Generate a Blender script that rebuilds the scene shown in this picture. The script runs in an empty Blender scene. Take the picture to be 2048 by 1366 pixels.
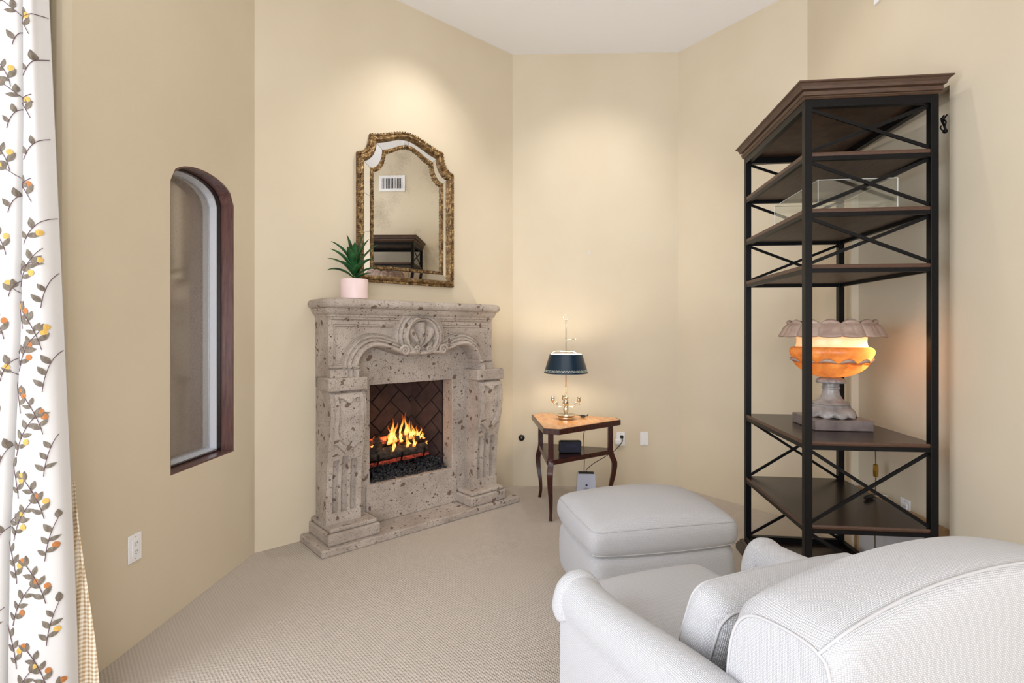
import bpy, bmesh, math, random
import numpy as np
from mathutils import Vector, Matrix
from math import sin, cos, pi, sqrt, atan2, radians
R = random.Random(7)
SC = bpy.context.scene
COL = SC.collection

# ------------------------------------------------------------------ camera
HC = 1.305                                     # lens height
cam = bpy.data.cameras.new('camera'); camo = bpy.data.objects.new('camera', cam); COL.objects.link(camo)
camo.location = (0, 0, HC); camo.rotation_euler = (pi/2, 0, 0)
cam.sensor_width = 36; cam.lens = 1045/2048*36; cam.shift_y = -19/2048; cam.clip_start = .02
SC.camera = camo
SC.view_settings.view_transform = 'Standard'; SC.view_settings.look = 'None'
SC.view_settings.gamma = 1; SC.view_settings.use_curve_mapping = False
SC.view_settings.exposure = 0.1

# ------------------------------------------------------------------ world + large lights
w = bpy.data.worlds.new('world'); SC.world = w; w.use_nodes = True
bg = w.node_tree.nodes['Background']; bg.inputs[0].default_value = (.86, .93, 1, 1); bg.inputs[1].default_value = 1.0
def area(name, loc, target, sx, sy, power, col):
    l = bpy.data.lights.new(name, 'AREA'); l.shape = 'RECTANGLE'; l.size = sx; l.size_y = sy; l.energy = power; l.color = col
    o = bpy.data.objects.new(name, l); COL.objects.link(o); o.location = loc
    o.rotation_euler = (Vector(target)-Vector(loc)).to_track_quat('-Z', 'Y').to_euler()
    return o
area('window_daylight', (-2.22, .2, 1.45), (0, .3, 1.35), 2.4, 2.3, 84, (.85, .90, 1))
area('rear_fill_light', (.2, -2.85, 1.42), (.2, 0, 2.2), 3.0, 2.3, 132, (.91, .93, 1))  # unseen fill light added behind the camera to lift walls and ceiling

# ------------------------------------------------------------------ wall layout (plan corners)
P = Vector((-1.520, 3.085)); Q = Vector((.004, 4.435)); RR = Vector((1.398, 4.399)); S = Vector((2.008, 3.551))
U2 = (Q-P).normalized(); U3 = (RR-Q).normalized(); U4 = (S-RR).normalized()
U1 = Vector((59/1045, 1)).normalized()
CEIL = 3.66

# ------------------------------------------------------------------ helpers
def setp(o, label=None, cat=None, group=None, kind=None):
    if label: o['label'] = label
    if cat: o['category'] = cat
    if group: o['group'] = group
    if kind: o['kind'] = kind
    return o
def empty(name, loc=(0, 0, 0), rz=0, label=None, cat=None, group=None, kind=None, parent=None):
    o = bpy.data.objects.new(name, None); COL.objects.link(o); o.location = loc; o.rotation_euler = (0, 0, rz); o.empty_display_size = .05
    o.parent = parent
    return setp(o, label, cat, group, kind)
def wall_empty(name, O, U, u=0, d=0, z=0, **k):
    n = Vector((U.y, -U.x)); p = O+U*u+n*d
    return empty(name, (p.x, p.y, z), atan2(U.y, U.x), **k)
class G:
    def __init__(s): s.v = []; s.f = []; s.m = []; s.mi = 0
    def add(s, vs, fs):
        b = len(s.v); s.v += [tuple(v) for v in vs]; s.f += [tuple(i+b for i in f) for f in fs]; s.m += [s.mi]*len(fs); return s
    def box(s, x0, x1, y0, y1, z0, z1, M=None):
        v = [Vector((x, y, z)) for z in (z0, z1) for y in (y0, y1) for x in (x0, x1)]
        if M is not None: v = [M @ p for p in v]
        return s.add(v, [(0, 2, 3, 1), (4, 5, 7, 6), (0, 1, 5, 4), (2, 6, 7, 3), (0, 4, 6, 2), (1, 3, 7, 5)])
    def prism(s, poly, z0, z1, M=None):
        n = len(poly); v = [Vector((p[0], p[1], z0)) for p in poly]+[Vector((p[0], p[1], z1)) for p in poly]
        if M is not None: v = [M @ p for p in v]
        f = [tuple(range(n-1, -1, -1)), tuple(range(n, 2*n))]+[(i, (i+1) % n, (i+1) % n+n, i+n) for i in range(n)]
        return s.add(v, f)
    def loft(s, rings, cap=True, close=True):
        n = len(rings[0]); v = [p for r in rings for p in r]; f = []
        for i in range(len(rings)-1):
            for j in range(n if close else n-1):
                a = i*n+j; b = i*n+(j+1) % n; f.append((a, b, b+n, a+n))
        if cap: f.append(tuple(range(n-1, -1, -1))); f.append(tuple(range((len(rings)-1)*n, len(rings)*n)))
        return s.add(v, f)
    def tube(s, path, r, n=8, cap=True, sq=False):
        path = [Vector(p) for p in path]; rings = []; N = len(path); up = None
        for i, p in enumerate(path):
            t = (path[min(i+1, N-1)]-path[max(i-1, 0)]).normalized()
            if up is None:
                up = Vector((0, 0, 1)) if abs(t.z) < .9 else Vector((0, 1, 0))
            a = t.cross(up).normalized(); b = a.cross(t).normalized(); up = b
            rr = r[i] if isinstance(r, (list, tuple)) else r
            if sq: rings.append([p+a*rr*cx+b*rr*cy for cx, cy in ((1, 1), (-1, 1), (-1, -1), (1, -1))])
            else: rings.append([p+a*rr*cos(2*pi*k/n)+b*rr*sin(2*pi*k/n) for k in range(n)])
        return s.loft(rings, cap)
    def lathe(s, prof, n=32, c=(0, 0, 0), fn=None, cap=True):
        rings = []
        for r, z in prof:
            ring = []
            for k in range(n):
                a = 2*pi*k/n; rr, zz = (fn(r, z, a) if fn else (r, z))
                ring.append((c[0]+rr*cos(a), c[1]+rr*sin(a), c[2]+zz))
            rings.append(ring)
        return s.loft(rings, cap)
    def grid(s, fn, nu, nv):
        v = [fn(i/nu, j/nv) for j in range(nv+1) for i in range(nu+1)]
        return s.add(v, [(j*(nu+1)+i, j*(nu+1)+i+1, (j+1)*(nu+1)+i+1, (j+1)*(nu+1)+i) for j in range(nv) for i in range(nu)])
    def ball(s, c, r, n=12, m=8, sz=1):
        prof = [(max(r*sin(pi*i/m), 1e-4), -r*cos(pi*i/m)*sz) for i in range(m+1)]
        return s.lathe(prof, n, c)
    def build(s, name, mat, parent=None, smooth=False, bevel=0, uv=False, label=None, kind=None, sub=0, loc=None):
        me = bpy.data.meshes.new(name); me.from_pydata(s.v, [], s.f)
        ms = mat if isinstance(mat, (list, tuple)) else [mat]
        for m in ms: me.materials.append(MAT[m] if isinstance(m, str) else m)
        if len(ms) > 1: me.polygons.foreach_set('material_index', s.m)
        me.validate()
        bm = bmesh.new(); bm.from_mesh(me); bmesh.ops.recalc_face_normals(bm, faces=bm.faces); bm.to_mesh(me); bm.free()
        if smooth: me.polygons.foreach_set('use_smooth', [True]*len(me.polygons))
        if uv: boxuv(me)
        me.update()
        o = bpy.data.objects.new(name, me); COL.objects.link(o); o.parent = parent
        if loc: o.location = loc
        if bevel:
            b = o.modifiers.new('bevel', 'BEVEL'); b.width = bevel; b.segments = 2; b.limit_method = 'ANGLE'; b.angle_limit = radians(40)
        if sub:
            b = o.modifiers.new('sub', 'SUBSURF'); b.levels = sub; b.render_levels = sub
        if smooth == 'auto':
            try: me.set_sharp_from_angle(angle=radians(38))
            except Exception: pass
        return setp(o, label, None, None, kind)
def boxuv(me):
    uvl = me.uv_layers.new(name='uv')
    for p in me.polygons:
        n = p.normal; ax = max(range(3), key=lambda i: abs(n[i]))
        for li in p.loop_indices:
            c = me.vertices[me.loops[li].vertex_index].co
            uvl.data[li].uv = ((c.y, c.z), (c.x, c.z), (c.x, c.y))[ax]
def copy_tree(o, parent=None, label=None):
    c = o.copy(); COL.objects.link(c); c.parent = parent
    if label: c['label'] = label
    for ch in list(o.children): copy_tree(ch, c)
    return c
def spline(pts, n=8):
    """Catmull-Rom through points (tuples of any length)"""
    pts = [tuple(p) for p in pts]; out = []
    for i in range(len(pts)-1):
        p0 = pts[max(i-1, 0)]; p1 = pts[i]; p2 = pts[i+1]; p3 = pts[min(i+2, len(pts)-1)]
        for k in range(n):
            t = k/n
            out.append(tuple(.5*((2*b)+(-a+c)*t+(2*a-5*b+4*c-d)*t*t+(-a+3*b-3*c+d)*t**3) for a, b, c, d in zip(p0, p1, p2, p3)))
    out.append(pts[-1]); return out
def interp(x, xs, ys): return float(np.interp(x, xs, ys))
def smooth01(t): t = min(max(t, 0), 1); return t*t*(3-2*t)

# ------------------------------------------------------------------ materials
MAT = {}
def lin(c): return tuple((v/255/12.92 if v/255 <= .04045 else ((v/255+.055)/1.055)**2.4) for v in c)
class NT:
    def __init__(s, name):
        s.m = bpy.data.materials.new(name); s.m.use_nodes = True; MAT[name] = s.m
        s.t = s.m.node_tree; s.b = s.t.nodes['Principled BSDF']; s.out = s.t.nodes['Material Output']
    def n(s, typ, **k):
        nd = s.t.nodes.new(typ)
        for a, v in k.items(): setattr(nd, a, v)
        return nd
    def l(s, a, b): s.t.links.new(a, b)
    def coord(s, kind='Object', scale=1):
        c = s.n('ShaderNodeTexCoord')
        if scale == 1: return c.outputs[kind]
        m = s.n('ShaderNodeMapping'); m.inputs['Scale'].default_value = (scale,)*3 if not isinstance(scale, tuple) else scale
        s.l(c.outputs[kind], m.inputs[0]); return m.outputs[0]
    def noise(s, co, scale, detail=4, rough=.5, dist=0):
        nd = s.n('ShaderNodeTexNoise'); nd.inputs['Scale'].default_value = scale; nd.inputs['Detail'].default_value = detail
        nd.inputs['Roughness'].default_value = rough; nd.inputs['Distortion'].default_value = dist; s.l(co, nd.inputs['Vector']); return nd.outputs[0]
    def vor(s, co, scale, feature='F1', out='Distance', rnd=1):
        nd = s.n('ShaderNodeTexVoronoi'); nd.feature = feature; nd.inputs['Scale'].default_value = scale; nd.inputs['Randomness'].default_value = rnd
        s.l(co, nd.inputs['Vector']); return nd.outputs[out]
    def ramp(s, fac, stops, interp='LINEAR'):
        nd = s.n('ShaderNodeValToRGB'); cr = nd.color_ramp; cr.interpolation = interp
        while len(cr.elements) < len(stops): cr.elements.new(.5)
        for e, (p, c) in zip(cr.elements, stops):
            e.position = p; e.color = (c, c, c, 1) if isinstance(c, (int, float)) else (*c, 1)
        s.l(fac, nd.inputs[0]); return nd.outputs[0]
    def mix(s, fac, a, b, mode='MIX'):
        nd = s.n('ShaderNodeMix', data_type='RGBA', blend_type=mode)
        for sock, v in ((nd.inputs['Factor'], fac), (nd.inputs['A'], a), (nd.inputs['B'], b)):
            if isinstance(v, (int, float)): sock.default_value = v
            elif isinstance(v, tuple): sock.default_value = (*v, 1)
            else: s.l(v, sock)
        return nd.outputs['Result']
    def math(s, op, a, b=0.):
        nd = s.n('ShaderNodeMath', operation=op)
        for i, v in enumerate((a, b)):
            if isinstance(v, (int, float)): nd.inputs[i].default_value = v
            else: s.l(v, nd.inputs[i])
        return nd.outputs[0]
    def bump(s, h, strength=.3, dist=.01, normal=None):
        nd = s.n('ShaderNodeBump'); nd.inputs['Strength'].default_value = strength; nd.inputs['Distance'].default_value = dist
        s.l(h, nd.inputs['Height'])
        if normal is not None: s.l(normal, nd.inputs['Normal'])
        return nd.outputs[0]
    def set(s, **k):
        for a, v in k.items():
            i = s.b.inputs[a.replace('_', ' ')]
            if isinstance(v, (int, float)): i.default_value = v
            elif isinstance(v, tuple): i.default_value = (*v, 1) if len(v) == 3 else v
            else: s.l(v, i)
        return s
def plain(name, rgb, rough=.5, metal=0, spec=.5, **k):
    t = NT(name); t.set(Base_Color=lin(rgb), Roughness=rough, Metallic=metal); t.b.inputs['Specular IOR Level'].default_value = spec
    t.set(**k); return t
def varied(name, c1, c2, scale, rough=.5, metal=0, bump=0, detail=4, stretch=(1, 1, 1), spec=.5, bdist=.002):
    t = NT(name); co = t.coord('Object', stretch); nz = t.noise(co, scale, detail, .6)
    t.set(Base_Color=t.ramp(nz, [(.3, lin(c1)), (.7, lin(c2))]), Roughness=rough, Metallic=metal); t.b.inputs['Specular IOR Level'].default_value = spec
    if bump: t.set(Normal=t.bump(nz, bump, bdist))
    return t
# plaster walls
t = NT('plaster'); co = t.coord(); a = t.noise(co, 1.2, 3, .5); b = t.noise(co, 160, 3, .6)
t.set(Base_Color=t.ramp(a, [(.35, lin((212, 199, 175))), (.65, lin((217, 205, 182)))]), Roughness=.75, Normal=t.bump(b, .08, .002)); t.b.inputs['Specular IOR Level'].default_value = .25
plain('ceiling_paint', (246, 247, 250), .9, spec=.1)
plain('white_paint', (238, 238, 240), .45)
plain('plate_white', (240, 240, 242), .3)
plain('black_plastic', (14, 14, 16), .4)
plain('dark_hole', (20, 18, 18), .8)
plain('tan_wood', (178, 142, 100), .6)
plain('exterior_stucco', (206, 172, 120), .9)
# carpet
t = NT('carpet'); co = t.coord('Object')
mp = t.n('ShaderNodeMapping'); mp.inputs['Rotation'].default_value = (0, 0, radians(-41.5)); t.l(co, mp.inputs[0]); co = mp.outputs[0]
sx = t.n('ShaderNodeSeparateXYZ'); t.l(co, sx.inputs[0])
def sn(t, v, k, ph=0): return t.math('SINE', t.math('ADD', t.math('MULTIPLY', v, k), ph))
jit = t.math('MULTIPLY', t.noise(co, 60, 2), 2.2)
rows = sn(t, sx.outputs[0], 2*pi/.012); loops = t.math('SINE', t.math('ADD', t.math('MULTIPLY', sx.outputs[1], 2*pi/.009), jit))
hgt = t.math('ADD', t.math('MULTIPLY', rows, .34), t.math('MULTIPLY', t.math('MULTIPLY', rows, loops), .5))
fine = t.noise(co, 500, 2); big = t.noise(co, 2.5, 3)
hh = t.math('ADD', hgt, t.math('MULTIPLY', fine, .8))
colr = t.ramp(t.math('ADD', t.math('MULTIPLY', hh, .22), .45), [(.1, lin((150, 138, 126))), (.45, lin((208, 196, 183))), (.9, lin((236, 226, 215)))])
t.set(Base_Color=t.mix(t.math('MULTIPLY', big, .25), colr, lin((196, 184, 172))), Roughness=.95, Normal=t.bump(hh, .9, .004)); t.b.inputs['Specular IOR Level'].default_value = .1
# cantera stone
t = NT('cantera_stone'); co = t.coord()
base = t.ramp(t.noise(co, 5, 5, .6), [(.3, lin((166, 154, 143))), (.7, lin((200, 189, 178)))])
sp1 = t.ramp(t.vor(t.mix(.035, co, t.noise(co, 60, 3), 'ADD'), 78), [(.2, 1.), (.3, 0.)]); gate1 = t.ramp(t.noise(co, 34, 3), [(.45, 0.), (.57, 1.)])
sp2 = t.ramp(t.vor(t.mix(.06, co, t.n('ShaderNodeTexNoise').outputs[1]), 30), [(.16, 1.), (.22, 0.)]); gate2 = t.ramp(t.noise(co, 9, 2), [(.5, 0.), (.56, 1.)])
vc = t.n('ShaderNodeTexVoronoi'); vc.inputs['Scale'].default_value = 11; t.l(t.mix(.12, co, t.noise(co, 14, 3), 'ADD'), vc.inputs['Vector'])
sp3 = t.ramp(vc.outputs['Distance'], [(.16, 1.), (.2, 0.)])
fine = t.noise(co, 260, 2, .7); dk = t.ramp(fine, [(.36, 1.), (.46, 0.)])
m1 = t.math('MULTIPLY', sp1, gate1); m2 = t.math('MULTIPLY', sp2, gate2)
c = t.mix(t.math('MULTIPLY', dk, .7), base, lin((128, 112, 102)))
c = t.mix(t.math('MULTIPLY', m1, .62), c, lin((92, 78, 70))); c = t.mix(t.math('MULTIPLY', m2, .85), c, lin((92, 74, 65)))
c = t.mix(t.math('MULTIPLY', sp3, .85), c, lin((108, 86, 74)))
hgt = t.math('SUBTRACT', t.math('MULTIPLY', fine, .5), t.math('ADD', t.math('ADD', m1, m2), t.math('MULTIPLY', sp3, .8)))
t.set(Base_Color=c, Roughness=.9, Normal=t.bump(hgt, .8, .005)); t.b.inputs['Specular IOR Level'].default_value = .2
varied('fire_brick', (50, 37, 36), (74, 57, 53), 9, .9, bump=.3)
plain('mortar', (28, 22, 22), .95)
varied('lava_rock', (16, 17, 20), (44, 46, 52), 40, .6, bump=.4)
# logs with embers
t = NT('log_ember'); co = t.coord(); nz = t.noise(co, 18, 4, .65); e = t.ramp(nz, [(.52, 0.), (.66, 1.)])
t.set(Base_Color=t.ramp(nz, [(.35, lin((18, 14, 12))), (.6, lin((86, 70, 58)))]), Roughness=.9, Emission_Color=t.ramp(nz, [(.55, (.7, .03, .0)), (.75, (1, .25, .04))]), Emission_Strength=t.math('MULTIPLY', e, 1.6), Normal=t.bump(nz, .8, .02))
t = NT('log_char'); co = t.coord(); nz = t.noise(co, 30, 4, .65)
t.set(Base_Color=t.ramp(nz, [(.35, lin((14, 12, 11))), (.7, lin((82, 70, 60)))]), Roughness=.9, Normal=t.bump(nz, .8, .02))
t = NT('ember_red'); co = t.coord(); nz = t.noise(co, 45, 4, .7)
t.set(Base_Color=t.ramp(nz, [(.35, lin((24, 14, 12))), (.65, lin((96, 40, 30)))]), Roughness=.9, Emission_Color=(1, .09, .03, 1), Emission_Strength=t.ramp(nz, [(.42, .0), (.68, .38)]))
# flame: emission graded by height, thinning out towards the tip
t = NT('flame'); g = t.n('ShaderNodeTexCoord').outputs['Generated']; sp = t.n('ShaderNodeSeparateXYZ'); t.l(g, sp.inputs[0])
nz = t.noise(t.coord('Object', (1, 1, .35)), 38, 3, .6); hz = t.math('ADD', sp.outputs[2], t.math('MULTIPLY', t.math('SUBTRACT', nz, .5), .7))
em = t.n('ShaderNodeEmission'); t.l(t.ramp(hz, [(.0, (1, .30, .05)), (.25, (1, .58, .16)), (.55, (1, .34, .04)), (.95, (.85, .09, .01))]), em.inputs[0])
t.l(t.ramp(hz, [(0, 1.0), (.3, 1.0), (.6, .75), (1, .35)]), em.inputs[1])
tr = t.n('ShaderNodeBsdfTransparent'); mx = t.n('ShaderNodeMixShader'); t.l(t.ramp(hz, [(.0, .65), (.25, .32), (.6, .58), (1., .96)]), mx.inputs[0]); mu = t.math('MULTIPLY', em.inputs[1].links[0].from_socket, 2.3); t.l(mu, em.inputs[1]); t.l(em.outputs[0], mx.inputs[1]); t.l(tr.outputs[0], mx.inputs[2]); t.l(mx.outputs[0], t.out.inputs[0])
# mirror + gold
t = NT('antique_mirror'); co = t.coord(); nz = t.noise(co, 90, 3, .7); big = t.noise(co, 4, 3)
t.set(Base_Color=t.ramp(t.math('ADD', t.math('MULTIPLY', nz, .4), big), [(.48, lin((205, 203, 198))), (.72, lin((244, 244, 242)))]), Metallic=1., Roughness=.012)
plain('mirror_strip', (246, 247, 248), .02, 1)
t = NT('gilt'); co = t.coord(); nz = t.noise(co, 42, 4, .7); fi = t.vor(co, 120)
t.set(Base_Color=t.ramp(nz, [(.32, lin((52, 38, 26))), (.5, lin((124, 96, 60))), (.70, lin((196, 168, 118)))]), Metallic=.65, Roughness=.42, Normal=t.bump(t.math('ADD', fi, nz), .7, .006))
# woods
varied('espresso_wood', (26, 17, 17), (44, 28, 27), 9, .26, stretch=(2, 12, 12), bump=.05)
varied('shelf_wood_edge', (62, 42, 32), (90, 62, 46), 7, .45, stretch=(6, 1.2, 40), bump=.12)
varied('shelf_underside_lit', (92, 78, 68), (112, 98, 86), 7, .5, stretch=(8, 1.2, 10), bump=.08)  # board underside paler and greyer, the light on it put into the colour
varied('cornice_wood', (54, 37, 28), (88, 63, 46), 6, .5, stretch=(3, 3, 60), bump=.12)
varied('mahogany', (44, 16, 12), (72, 30, 24), 6, .25, stretch=(8, 8, 1.5))
t = NT('marquetry'); co = t.coord('Object', (9, 3, 3)); nz = t.noise(co, 3, 5, .6); vv = t.vor(t.coord(), 7, out='Color')
bw = t.n('ShaderNodeRGBToBW'); t.l(vv, bw.inputs[0])
t.set(Base_Color=t.mix(t.math('MULTIPLY', bw.outputs[0], .35), t.ramp(nz, [(.3, lin((170, 112, 66))), (.7, lin((214, 164, 108)))]), lin((190, 132, 82))), Roughness=.22)
varied('window_wood', (84, 56, 54), (116, 84, 78), 8, .22, stretch=(10, 10, 1))
varied('black_iron', (3, 3, 5), (8, 8, 11), 30, .4, bump=.03, spec=.22)
plain('aluminium', (196, 200, 206), .35, .6)
plain('sash_white', (222, 226, 234), .3)
plain('silver', (226, 216, 196), .13, 1)
plain('brass', (182, 146, 66), .3, 1)
plain('shade_inside', (232, 226, 212), .6)
t = plain('tole_shade', (10, 40, 58), .28, spec=.6)
plain('tole_pattern', (190, 196, 186), .4, .3)
plain('ceramic_pink', (240, 216, 214), .45)
varied('soil', (40, 28, 20), (70, 52, 38), 60, .95)
t = NT('leaf_green'); co = t.coord(); nz = t.noise(co, 25, 3)
t.set(Base_Color=t.ramp(nz, [(.3, lin((16, 52, 26))), (.7, lin((48, 108, 56)))]), Roughness=.35)
plain('stem_green', (84, 104, 60), .6)
plain('speaker_blue', (14, 16, 42), .55); plain('speaker_letter', (42, 50, 92), .5)
plain('router_white', (206, 212, 232), .4); plain('router_print', (30, 36, 66), .5)
plain('cord_black', (16, 14, 14), .5); plain('cord_white', (222, 220, 214), .5); plain('cord_gold', (92, 76, 52), .6)
# clear acrylic
t = NT('acrylic'); tr = t.n('ShaderNodeBsdfTransparent'); tr.inputs[0].default_value = (.97, .985, .98, 1); gl = t.n('ShaderNodeBsdfGlossy'); gl.inputs['Roughness'].default_value = .03
mx = t.n('ShaderNodeMixShader'); mx.inputs[0].default_value = .10; t.l(tr.outputs[0], mx.inputs[1]); t.l(gl.outputs[0], mx.inputs[2]); t.l(mx.outputs[0], t.out.inputs[0])
plain('acrylic_edge', (226, 232, 230), .2)
# obscure window glass
t = NT('obscure_glass'); co = t.coord(); fn_ = t.noise(co, 420, 2, .6)
df = t.n('ShaderNodeBsdfDiffuse'); t.l(t.ramp(fn_, [(.35, lin((164, 156, 147))), (.65, lin((204, 195, 184)))]), df.inputs[0])
tr = t.n('ShaderNodeBsdfTransparent'); tr.inputs[0].default_value = (.72, .70, .68, 1)
gl = t.n('ShaderNodeBsdfGlossy'); gl.inputs['Roughness'].default_value = .05; t.l(t.bump(fn_, .05, .001), gl.inputs['Normal'])
m1 = t.n('ShaderNodeMixShader'); m1.inputs[0].default_value = .45; t.l(df.outputs[0], m1.inputs[1]); t.l(tr.outputs[0], m1.inputs[2])
m2 = t.n('ShaderNodeMixShader'); m2.inputs[0].default_value = .3; t.l(m1.outputs[0], m2.inputs[1]); t.l(gl.outputs[0], m2.inputs[2]); t.l(m2.outputs[0], t.out.inputs[0])
# alabaster
def alabaster(name, c1, c2, veins, transl):
    t = NT(name); co = t.coord(); nz = t.noise(co, 7, 5, .6, 1.2); col = t.ramp(nz, [(.3, lin(c1)), (.7, lin(c2))])
    vn = t.ramp(t.noise(co, 14, 5, .7, 1.5), [(.60, 0.), (.68, 1.)]); col = t.mix(t.math('MULTIPLY', vn, .7), col, lin(veins))
    df = t.n('ShaderNodeBsdfDiffuse'); tl = t.n('ShaderNodeBsdfTranslucent'); t.l(col, df.inputs[0]); t.l(col, tl.inputs[0])
    mx = t.n('ShaderNodeMixShader'); mx.inputs[0].default_value = transl; t.l(df.outputs[0], mx.inputs[1]); t.l(tl.outputs[0], mx.inputs[2])
    gl = t.n('ShaderNodeBsdfGlossy'); gl.inputs['Roughness'].default_value = .3; m2 = t.n('ShaderNodeMixShader'); m2.inputs[0].default_value = .05
    t.l(mx.outputs[0], m2.inputs[1]); t.l(gl.outputs[0], m2.inputs[2]); t.l(m2.outputs[0], t.out.inputs[0])
alabaster('alabaster_bowl', (186, 108, 48), (228, 166, 92), (92, 58, 44), .5)
alabaster('alabaster_neck', (250, 226, 184), (254, 238, 206), (220, 180, 130), .62)
alabaster('alabaster_rim', (158, 132, 118), (192, 168, 152), (120, 92, 80), .14)
varied('grey_marble', (98, 92, 90), (166, 160, 156), 12, .3, detail=6)
varied('marble_base', (96, 86, 84), (132, 120, 116), 14, .3, detail=6)
# upholstery basket weave (uv in metres)
t = NT('upholstery'); uvn = t.n('ShaderNodeTexCoord').outputs['UV']; mp = t.n('ShaderNodeMapping'); mp.inputs['Rotation'].default_value = (0, 0, radians(3)); t.l(uvn, mp.inputs[0])
sx = t.n('ShaderNodeSeparateXYZ'); t.l(mp.outputs[0], sx.inputs[0]); pit = .0064
s1 = sn(t, sx.outputs[0], 2*pi/pit); s2 = sn(t, sx.outputs[1], 2*pi/pit); pr = t.math('MULTIPLY', s1, s2)
nz = t.noise(t.coord('Object'), 900, 2); hh = t.math('ADD', t.math('ABSOLUTE', pr), t.math('MULTIPLY', nz, .25))
ck = t.ramp(t.math('ADD', t.math('MULTIPLY', pr, .5), .5), [(.3, lin((209, 209, 212))), (.7, lin((229, 229, 232)))])
gap = t.ramp(t.math('ABSOLUTE', pr), [(.0, lin((204, 202, 202))), (.34, (1, 1, 1))])
t.set(Base_Color=t.mix(1., ck, gap, 'MULTIPLY'), Roughness=.9, Normal=t.bump(hh, .75, .0022), Sheen_Weight=.15); t.b.inputs['Specular IOR Level'].default_value = .15
plain('piping_fabric', (190, 189, 190), .9, spec=.1)
# curtain
t = NT('curtain_cotton'); co = t.coord(); nz = t.noise(co, 500, 2)
t.set(Base_Color=lin((204, 201, 198)), Roughness=.85, Normal=t.bump(nz, .08, .001), Sheen_Weight=.1); t.b.inputs['Specular IOR Level'].default_value = .15
varied('thread_leaf', (84, 74, 62), (124, 114, 100), 120, .8, bump=.4, stretch=(1, 1, .4))
plain('thread_stem', (92, 66, 74), .8); varied('thread_rust', (156, 92, 44), (182, 118, 62), 200, .8, bump=.4); varied('thread_gold', (190, 148, 66), (208, 170, 92), 200, .8, bump=.4)
t = NT('gingham'); co = t.coord(); sx = t.n('ShaderNodeSeparateXYZ'); t.l(co, sx.inputs[0])
def stripe(v): return t.ramp(t.math('ADD', t.math('MULTIPLY', sn(t, v, 2*pi/.014), 4.), .5), [(0, 0.), (1, 1.)])
t.set(Base_Color=t.ramp(t.math('MULTIPLY', t.math('ADD', stripe(sx.outputs[0]), stripe(sx.outputs[2])), .5), [(0, lin((226, 217, 202))), (.5, lin((204, 186, 158))), (1, lin((172, 144, 110)))]), Roughness=.9)

# ------------------------------------------------------------------ setting
g = G(); g.add([(-4.5, -3.2, 0), (4.5, -3.2, 0), (4.5, 5.2, 0), (-4.5, 5.2, 0), (-4.5, -3.2, -.1), (4.5, -3.2, -.1), (4.5, 5.2, -.1), (-4.5, 5.2, -.1)], [(0, 1, 2, 3), (7, 6, 5, 4), (0, 4, 5, 1), (1, 5, 6, 2), (2, 6, 7, 3), (3, 7, 4, 0)])
setp(g.build('floor', 'carpet'), 'beige looped carpet covering the floor', 'carpet', kind='structure')
g = G(); g.prism([(-2.4, -3.2), (4, -3.2), (4, 5.2), (-.2, 5.2), (-1.82, 3.3), (-1.9, 1.95), (-2.4, 1.9)], CEIL, CEIL+.1); setp(g.build('ceiling', 'ceiling_paint'), 'plain white ceiling above the bay', 'ceiling', kind='structure')
def holed(g, x0, x1, z0, z1, th, hx0, hx1, hz0, hz1, arch=0, n=16, lip=0):
    """wall slab (local x along wall, y 0..th outward) with one hole, optional curved head"""
    if arch: head = [(hx0+(hx1-hx0)*i/n, hz1+arch*sqrt(max(0, 1-((2*i/n-1)**2)))**.9) for i in range(n+1)]
    else: head = [(hx0, hz1), (hx1, hz1)]
    hole = [(hx0, hz0)]+head+[(hx1, hz0)]
    for y in (0, th):
        g.add([(x0, y, z0), (hx0, y, z0), (hx0, y, z1), (x0, y, z1)], [(0, 1, 2, 3)]); g.add([(hx1, y, z0), (x1, y, z0), (x1, y, z1), (hx1, y, z1)], [(0, 1, 2, 3)])
        if hz0 > z0: g.add([(hx0, y, z0), (hx1, y, z0), (hx1, y, hz0), (hx0, y, hz0)], [(0, 1, 2, 3)])
        for (xa, za), (xb, zb) in zip(head[:-1], head[1:]): g.add([(xa, y, za), (xb, y, zb), (xb, y, z1), (xa, y, z1)], [(0, 1, 2, 3)])
    m = len(hole)
    g.add([(a, 0, c) for a, c in hole]+[(a, th, c) for a, c in hole], [(i, (i+1) % m, (i+1) % m+m, i+m) for i in range(m)])
    g.add([(x0, 0, z0), (x0, th, z0), (x0, th, z1), (x0, 0, z1)], [(0, 1, 2, 3)]); g.add([(x1, 0, z0), (x1, th, z0), (x1, th, z1), (x1, 0, z1)], [(0, 1, 2, 3)])
    return hole
def place_wall(o, O, U): o.location = (O.x, O.y, 0); o.rotation_euler = (0, 0, atan2(U.y, U.x))
WL = -1.20
g = G(); hole1 = holed(g, WL, .06, 0, CEIL, .30, -.700, -.202, .648, 2.0, arch=.115)
g.tube([(WL, .04, 0), (WL, .04, CEIL)], .04, 16); g.box(WL-.04, WL, .04, .42, 0, CEIL)
wl = g.build('wall_left', 'plaster'); place_wall(wl, P, U1); setp(wl, 'cream plaster wall with the arched window', 'wall', kind='structure')
L2 = (Q-P).length; UC = 1.0
g = G(); holed(g, -.05, L2+.05, 0, CEIL, .12, UC-.34, UC+.34, .2, .98)
wf = g.build('wall_fireplace', 'plaster'); place_wall(wf, P, U2); setp(wf, 'cream plaster wall behind the fireplace and mirror', 'wall', kind='structure')
g = G(); g.box(-.05, (RR-Q).length+.05, 0, .15, 0, CEIL); wb = g.build('wall_back', 'plaster'); place_wall(wb, Q, U3); setp(wb, 'cream plaster wall behind the side table', 'wall', kind='structure')
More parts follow.
